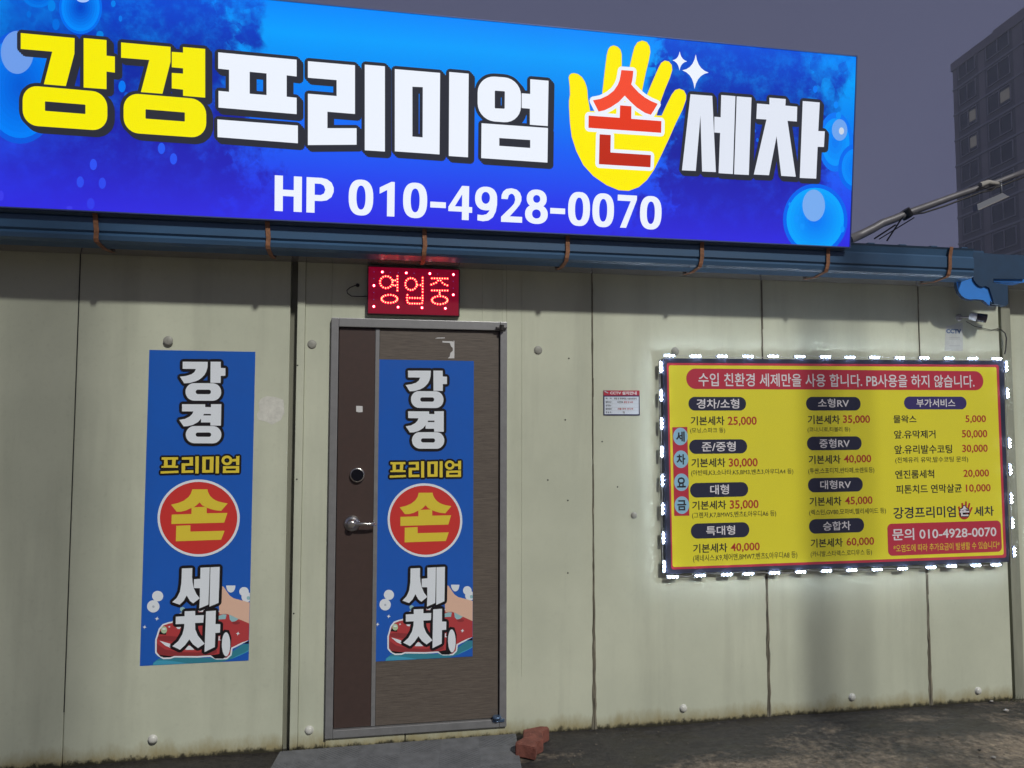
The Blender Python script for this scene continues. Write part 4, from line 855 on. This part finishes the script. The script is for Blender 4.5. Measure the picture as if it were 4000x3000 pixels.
bm = bmesh.new(); lathe(bm, A0 + ax * .0385, ax, [(0, .0245), (.012, .026), (.052, .026), (.052, .022), (.040, .021), (.038, .004)], 22); lathe(bm, A0 + ax * .079, ax, [(0, .010), (.004, .008), (.006, .003)], 14)
at0(obj('hood', bm, mat('camera_black', (.018, .014, .024), .25), scam), scam)
bm = bmesh.new(); pts = [(1000,760),(1120,830),(1240,855),(1360,885),(1440,865),(1500,880),(1555,930),(1575,1000),(1570,1080),(1565,1160),(1550,1230)]
tube(bm, [wallp(-.006).at(*W0.hit(3500 + x/3.686, 1050 + y/3.686)) for x, y in pts[:5]], .0018, 6); tube(bm, [wallp(-.008).at(*W0.hit(3500 + x/3.686, 1050 + y/3.686)) for x, y in pts[4:]], .0035, 6)
at0(obj('cable', bm, mat('black_cord', (.015, .013, .013), .5), scam), scam)

# ------------------------------------------------------------------ mat, brick, bits on the ground
rub = mat('grey_rubber', (.165, .17, .18), .75, noise=.35, nscale=18, bump=.3, bscale=120)
MA = math.radians(-8.5)
dm = thing('door_mat', 'grey ribbed rubber mat with diamond pattern in front of the door', 'mat', (.10, -.012, .0)); dm.rotation_euler = (0, 0, math.radians(0.6))
ML, MR_, MD = -.575, .602, .62; TS = .196
sk = .12
def mp_(x, y, z): return (x + y * sk, y, z)
bm = bmesh.new(); box(bm, ML, MR_, -MD, -.004, .003, .011, bev=.002)
for v in bm.verts: v.co.x += v.co.y * sk
obj('base_sheet', bm, rub, dm)
bm = bmesh.new(); pitch = .0190; hw = .0055
for ci in range(6):
    for ri in range(4):
        cx = ML + .004 + ci * TS; cy = -.006 - (ri + 1) * TS + .06; s = 1 if (ci + ri) % 2 == 0 else -1; cl_ = (cx + .002, min(cx + TS - .002, MR_ - .004), max(cy + .002, -MD + .004), min(cy + TS - .002, -.008))
        if cl_[1] - cl_[0] < .01 or cl_[3] - cl_[2] < .01: continue
        k = -TS
        while k < TS * 2:
            x0 = cx + k; seg = [(x0, cy), (x0 + hw * 2, cy), (x0 + hw * 2 - TS, cy + TS), (x0 - TS, cy + TS)] if s < 0 else [(x0 - TS, cy), (x0 - TS + hw * 2, cy), (x0 + hw * 2, cy + TS), (x0, cy + TS)]
            k += pitch * 1.1; pl = clip(seg, *cl_)
            if len(pl) < 3: continue
            lo = [bm.verts.new(mp_(x, y, .0105)) for x, y in pl]; ce = Vector((sum(p[0] for p in pl) / len(pl), sum(p[1] for p in pl) / len(pl)))
            hi = [bm.verts.new(mp_(x, y, .0128)) for x, y in pl]
            for i in range(len(pl)): bm.faces.new((lo[i], lo[(i+1) % len(pl)], hi[(i+1) % len(pl)], hi[i]))
            bm.faces.new(hi)
bmesh.ops.recalc_face_normals(bm, faces=bm.faces)
obj('ribs', bm, rub, dm, kind='stuff')

TPz = Plane((0, 0, .062), (1, 0, 0), (0, 1, 0)); CBk = (1200, 2600, 2.212)
tp = [TPz.hit(CBk[0] + x/CBk[2], CBk[1] + y/CBk[2]) for x, y in ((1868,552),(2010,522),(2080,524),(2092,545),(2035,575),(2040,640),(1985,665),(1972,712),(1880,692),(1798,682),(1802,655),(1865,622))]
bm = bmesh.new(); bc = Vector((sum(p[0] for p in tp)/len(tp), sum(p[1] for p in tp)/len(tp), 0))
t3 = [bm.verts.new((x - bc.x, y - bc.y, .062)) for x, y in tp]; l3 = [bm.verts.new((x - bc.x, y - bc.y, .002)) for x, y in tp]
for t in tessellate_polygon([[Vector((x, y, 0)) for x, y in tp]]): bm.faces.new([t3[i] for i in t]); bm.faces.new([l3[i] for i in t][::-1])
for i in range(len(tp)): bm.faces.new((t3[i], t3[(i+1) % len(tp)], l3[(i+1) % len(tp)], l3[i]))
bmesh.ops.recalc_face_normals(bm, faces=bm.faces); bmesh.ops.dissolve_limit(bm, angle_limit=.02, verts=bm.verts, edges=bm.edges); bmesh.ops.bevel(bm, geom=list(bm.edges), offset=.004, segments=2, affect='EDGES')
o = obj('paving_brick', bm, mat('red_brick', (.23, .075, .052), .85, noise=.5, nscale=25, bump=1.0, bscale=80), label='red zigzag paving brick lying on the ground beside the door mat', cat='brick'); o.location = bc

GPz = Plane((0, 0, 0), (1, 0, 0), (0, 1, 0))
def pebble(r, seed):
    rnd = random.Random(seed); bm = bmesh.new(); bmesh.ops.create_icosphere(bm, subdivisions=2, radius=r)
    for v in bm.verts: v.co = Vector((v.co.x * 1.3, v.co.y, v.co.z * .55)) * rnd.uniform(.8, 1.15)
    return bm
stone = mat('pale_stone', (.40, .38, .35), .7, noise=.3, nscale=40)
for i, (px_, py_, r, lb) in enumerate(((3930, 2777, .012, 'pale pebble on the dark ground, the one farthest right near the wall'), (3872, 2740, .009, 'pale pebble nearest the foot of the wall at right'), (3880, 2961, .010, 'long pale pebble on the sandy ground at lower right'), (3826, 2931, .007, 'dark pebble on the sandy ground at lower right'))):
    a, b = GPz.hit(px_, py_); o = obj('pebble', pebble(r, i), stone if i != 3 else mat('dark_stone', (.03, .028, .025), .8), label=lb, cat='pebble', smooth=True); o.location = (a, b, r * .35)
bm = bmesh.new(); rnd = random.Random(5)
for i in range(420):
    x = rnd.uniform(.75, 4.3); y = -rnd.random() ** .7 * 1.0 - .03; r = rnd.uniform(.0012, .0045); base = len(bm.verts)
    mtx = Matrix.Translation((x, y, r * .3)) @ Matrix.Rotation(rnd.uniform(0, 6), 4, 'Z') @ Matrix.Diagonal((1.4, 1, .6, 1)); bmesh.ops.create_icosphere(bm, subdivisions=1, radius=r, matrix=mtx)
obj('grit', bm, mat('grit_stone', (.20, .17, .135), .85, noise=.6, nscale=8), kind='stuff', label='fine grit scattered over the ground along the wall', cat='grit')
# weeds and dirt tufts at the foot of the wall on the far right
bm = bmesh.new()
for i in range(150):
    a = 3.55 + rnd.random() * .5 if rnd.random() < .7 else rnd.uniform(2.9, 3.6); h = rnd.uniform(.008, .05) * (1 if a > 3.5 else .35); y = -rnd.random() * .04 - .004; dx = rnd.uniform(-.02, .02); wv = .0015
    v = [bm.verts.new((a - wv, y, 0)), bm.verts.new((a + wv, y, 0)), bm.verts.new((a + dx*.5 + wv*.7, y - .004, h*.6)), bm.verts.new((a + dx, y - .008, h))]; bm.faces.new(v)
obj('weeds', bm, mat('dull_weed', (.07, .075, .035), .8), kind='stuff', label='low dull weeds growing at the foot of the wall on the far right', cat='weeds')

# ------------------------------------------------------------------ lamp arm above the roof
arm = thing('lamp_arm', 'curved grey pipe arm rising from the roof beside the lit sign, carrying a glass floodlight', 'lamp arm', (2.75, .45, 2.7))
AP = wallp(.42); gal = mat('weathered_pipe', (.15, .145, .155), .5, .3, noise=.3, nscale=12)
CR = (3300, 600, 3.16)
def ap(pts, h=0.0): return [AP.at(*AP.hit(CR[0] + x/CR[2], CR[1] + y/CR[2]), h) for x, y in pts]
bm = bmesh.new(); tube(bm, ap([(60,1060),(200,1000),(340,930),(460,860),(600,810),(760,742),(900,690),(1080,625),(1300,545),(1500,475),(1700,410),(1860,360),(2040,290),(2260,205)]), .030, 12, r1=.018); at0(obj('pipe', bm, gal, arm), arm)
bm = bmesh.new(); tube(bm, ap([(730,700),(790,790)]), .036, 12); at0(obj('clamp', bm, mat('dark_steel', (.07, .065, .065), .45, .8), arm), arm)
for p in ([(735, 720), (495, 1085)], [(830, 800), (400, 1065)], [(600, 890), (340, 1060)]):
    bm = bmesh.new(); tube(bm, ap(p, .02), .004 if p[0][0] > 800 else .0055, 6); at0(obj('stay_rod', bm, mat('dark_steel', (.07, .065, .065), .45, .8), arm), arm)
bm = bmesh.new(); tube(bm, ap([(820,760),(950,740),(1200,660),(1400,585),(1600,510),(1800,450),(2000,370),(2260,270)], .02), .006, 6); tube(bm, ap([(1640,500),(1780,470),(1860,400),(1890,370)], .03), .004, 6); tube(bm, ap([(1600,440),(1660,430),(1720,455),(1780,440),(1850,400)], .03), .004, 6)
at0(obj('cable', bm, mat('black_cord', (.015, .013, .013), .5), arm), arm)
bm = bmesh.new(); tube(bm, ap([(1640,400),(1740,365),(1860,385)], .02), .020, 8, r1=.014); at0(obj('junction_box', bm, mat('clear_housing', (.38, .36, .32), .2), arm), arm)
bm = bmesh.new(); tube(bm, ap([(1895, 350), (1900, 500)], .02), .007, 8)
fp = ap([(1590, 640), (1900, 500), (1975, 545), (1600, 715)], .03); f_ = [bm.verts.new(p) for p in fp]; k_ = [bm.verts.new(p + Vector((.01, .05, .0))) for p in fp]
bm.faces.new(f_); bm.faces.new(k_[::-1])
for i in range(4): bm.faces.new((f_[i], f_[(i+1) % 4], k_[(i+1) % 4], k_[i]))
bmesh.ops.recalc_face_normals(bm, faces=bm.faces)
at0(obj('floodlight', bm, mat('lamp_glass', (.20, .21, .23), .08, .0, spec=.8), arm), arm)
bm = bmesh.new(); tube(bm, ap([(1600, 716), (1975, 546)], .034), .0035, 6); at0(obj('glass_rim', bm, mat('bright_rim', (.75, .70, .60), .25, .8), arm), arm)

# ------------------------------------------------------------------ apartment block far behind
dA = ray(3720, 250); dB = ray(4000, 40); yA = 70.0; sA = yA / dA.y; far_c = CAM + dA * sA
sB = (far_c.z - CAM.z) / dB.z; near_c = CAM + dB * sB; ux = Vector((near_c.x - far_c.x, near_c.y - far_c.y, 0)).normalized()
AF = Plane((far_c.x, far_c.y, 0), -ux if False else ux, (0, 0, 1)); HT = far_c.z; LEN = 30.0
apt = thing('apartment_building', 'dark high-rise apartment block standing far behind the shop at right', 'building', (far_c.x, far_c.y, 0))
amat = mat('apartment_concrete', (.33, .31, .33), .85, noise=.2, nscale=.25); ad = mat('apartment_dark_bay', (.20, .20, .22), .8, noise=.2, nscale=.4); agl = mat('apartment_glass', (.05, .055, .07), .15); alit = mat('apartment_lit_glass', (.1, .1, .1), .4, emit=(.60, .56, .48), es=.11); afr = mat('apartment_window_frame', (.34, .34, .38), .6)
nrm = ux.cross(Vector((0, 0, 1)))
if nrm.dot(CAM - far_c) < 0: sgn = -1
else: sgn = 1
nrm = nrm * sgn
def abox(bm, s0, s1, z0, z1, d0, d1, mi=0):
    """box on the apartment face: s along it, d = distance out of the face (negative is inwards)."""
    v = []
    for z in (z0, z1):
        for s, d in ((s0, d0), (s1, d0), (s1, d1), (s0, d1)): v.append(bm.verts.new(Vector((far_c.x, far_c.y, 0)) + ux * s + nrm * d + Vector((0, 0, z))))
    for f in ((0,3,2,1),(4,5,6,7),(0,1,5,4),(1,2,6,5),(2,3,7,6),(3,0,4,7)): bm.faces.new([v[i] for i in f]).material_index = mi
    bmesh.ops.recalc_face_normals(bm, faces=bm.faces)
bm = bmesh.new(); abox(bm, 0, LEN, -.1, HT, -14, 0); at0(obj('wall', bm, amat, apt), apt)
bm = bmesh.new(); abox(bm, -.1, LEN, HT - .9, HT + .02, -14.1, .15); at0(obj('parapet', bm, amat, apt), apt)
bm = bmesh.new(); abox(bm, 3.0, 8.5, HT + .02, HT + 2.2, -8, -2.5); at0(obj('roof_house', bm, amat, apt), apt)
FL = 2.85; cols = [(1.0, 3.7), (5.3, 8.6), (10.6, 13.6), (15.4, 18.4), (20.6, 23.6)]
litw = {(0, 2), (0, 3), (1, 2)}
nfl = int(HT // FL)
for s0, s1 in cols:
    bm = bmesh.new(); abox(bm, s0 - .35, s1 + .35, 2.6, HT - 1.0, .002, .0035); at0(obj('dark_bay', bm, mat('apartment_bay', (.17, .17, .19), .8), apt), apt)
for k in range(nfl):
    z0 = HT - (k + 1) * FL
    if z0 < 3: break
    bm = bmesh.new(); abox(bm, 0, LEN, z0 + FL - .32, z0 + FL - .12, .0, .10); at0(obj('floor_band', bm, afr, apt), apt)
    for ci, (s0, s1) in enumerate(cols):
        bm = bmesh.new()
        for a0, a1, c0, c1 in ((s0, s1, z0 + .45, z0 + .55), (s0, s1, z0 + 2.25, z0 + 2.35), (s0, s0 + .1, z0 + .55, z0 + 2.25), (s1 - .1, s1, z0 + .55, z0 + 2.25), ((s0+s1)/2 - .05, (s0+s1)/2 + .05, z0 + .55, z0 + 2.25)): abox(bm, a0, a1, c0, c1, .004, .12)
        wn = at0(obj('window', bm, afr, apt), apt)
        bm = bmesh.new()
        abox(bm, s0 + .1, s1 - .1, z0 + .55, z0 + 2.25, .004, .04); isl = (ci, k) in litw
        o = obj('pane', bm, agl, wn)
        if isl:
            bm = bmesh.new(); abox(bm, (s0+s1)/2 + .15, s1 - .25, z0 + .9, z0 + 2.0, .05, .06); obj('lit_pane', bm, alit, wn)
# lower wing in front of its left corner
bm = bmesh.new(); abox(bm, -1.9, -.1, -.1, 21.0, -10, -.5); at0(obj('stair_wing', bm, ad, apt), apt)

# ------------------------------------------------------------------ unseen posts added beside and behind the camera to shadow the wall
pm = mat('shadow_post_steel', (.25, .25, .26), .5, .5)
def post(x, y, r, h, lb):
    bm = bmesh.new(); tube(bm, [(0, 0, 0), (0, 0, h)], r, 14); root = thing('shadow_post', lb, 'post', (x, y, 0), 'added shadow-casting posts'); obj('pole', bm, pm, root)
    bm = bmesh.new(); box(bm, -r*1.8, r*1.8, -r*1.8, r*1.8, .001, .015, bev=.003); obj('foot_plate', bm, pm, root)
tz = math.tan(SUN_AZ)
post(2.44 + 3.0 * tz, -3.0, .058, 7.0, 'unseen steel post right of the camera, added for its shadow on the wall'); post(2.66 + 3.6 * tz, -3.6, .036, 7.0, 'thin unseen steel post right of the camera, added for its shadow on the wall'); post(-1.62 + 9.0 * tz, -9.0, .17, 13.0, 'thick unseen steel post behind the camera, added for its soft shadow on the wall')

# unseen dark shed added behind the camera to block part of the sky light
shed = thing('sky_blocker_shed', 'unseen dark corrugated shed added behind the camera to cut the sky light', 'shed', (2, -17, 0))
sm = mat('sky_blocker_steel', (.05, .05, .055), .7, noise=.3, nscale=1.5)
bm = bmesh.new(); box(bm, -24, 28, -28, -17, -.02, 5.0)
for i in range(104): box(bm, -24 + i * .5, -23.8 + i * .5, -17.001, -16.95, 0, 4.95)
at0(obj('walls', bm, sm, shed), shed)
bm = bmesh.new(); prism_x(bm, [(-16.5, 5.05), (-28.5, 5.05), (-28.5, 5.2), (-22.5, 6.4), (-16.5, 5.2)], -24.5, 28.5); at0(obj('roof', bm, sm, shed), shed)

# damp evening air: faint haze over the yard
bm = bmesh.new(); box(bm, -120, 130, -60, 170, -1.0, 48)
hm = bpy.data.materials.new('haze_air'); hm.use_nodes = True; hn = hm.node_tree; hn.nodes.clear(); ho = hn.nodes.new('ShaderNodeOutputMaterial'); hv = hn.nodes.new('ShaderNodeVolumePrincipled')
hv.inputs['Color'].default_value = (.72, .80, 1.0, 1); hv.inputs['Density'].default_value = .0018; hv.inputs['Anisotropy'].default_value = .2; hn.links.new(hv.outputs[0], ho.inputs['Volume'])
obj('haze', bm, hm, kind='stuff')
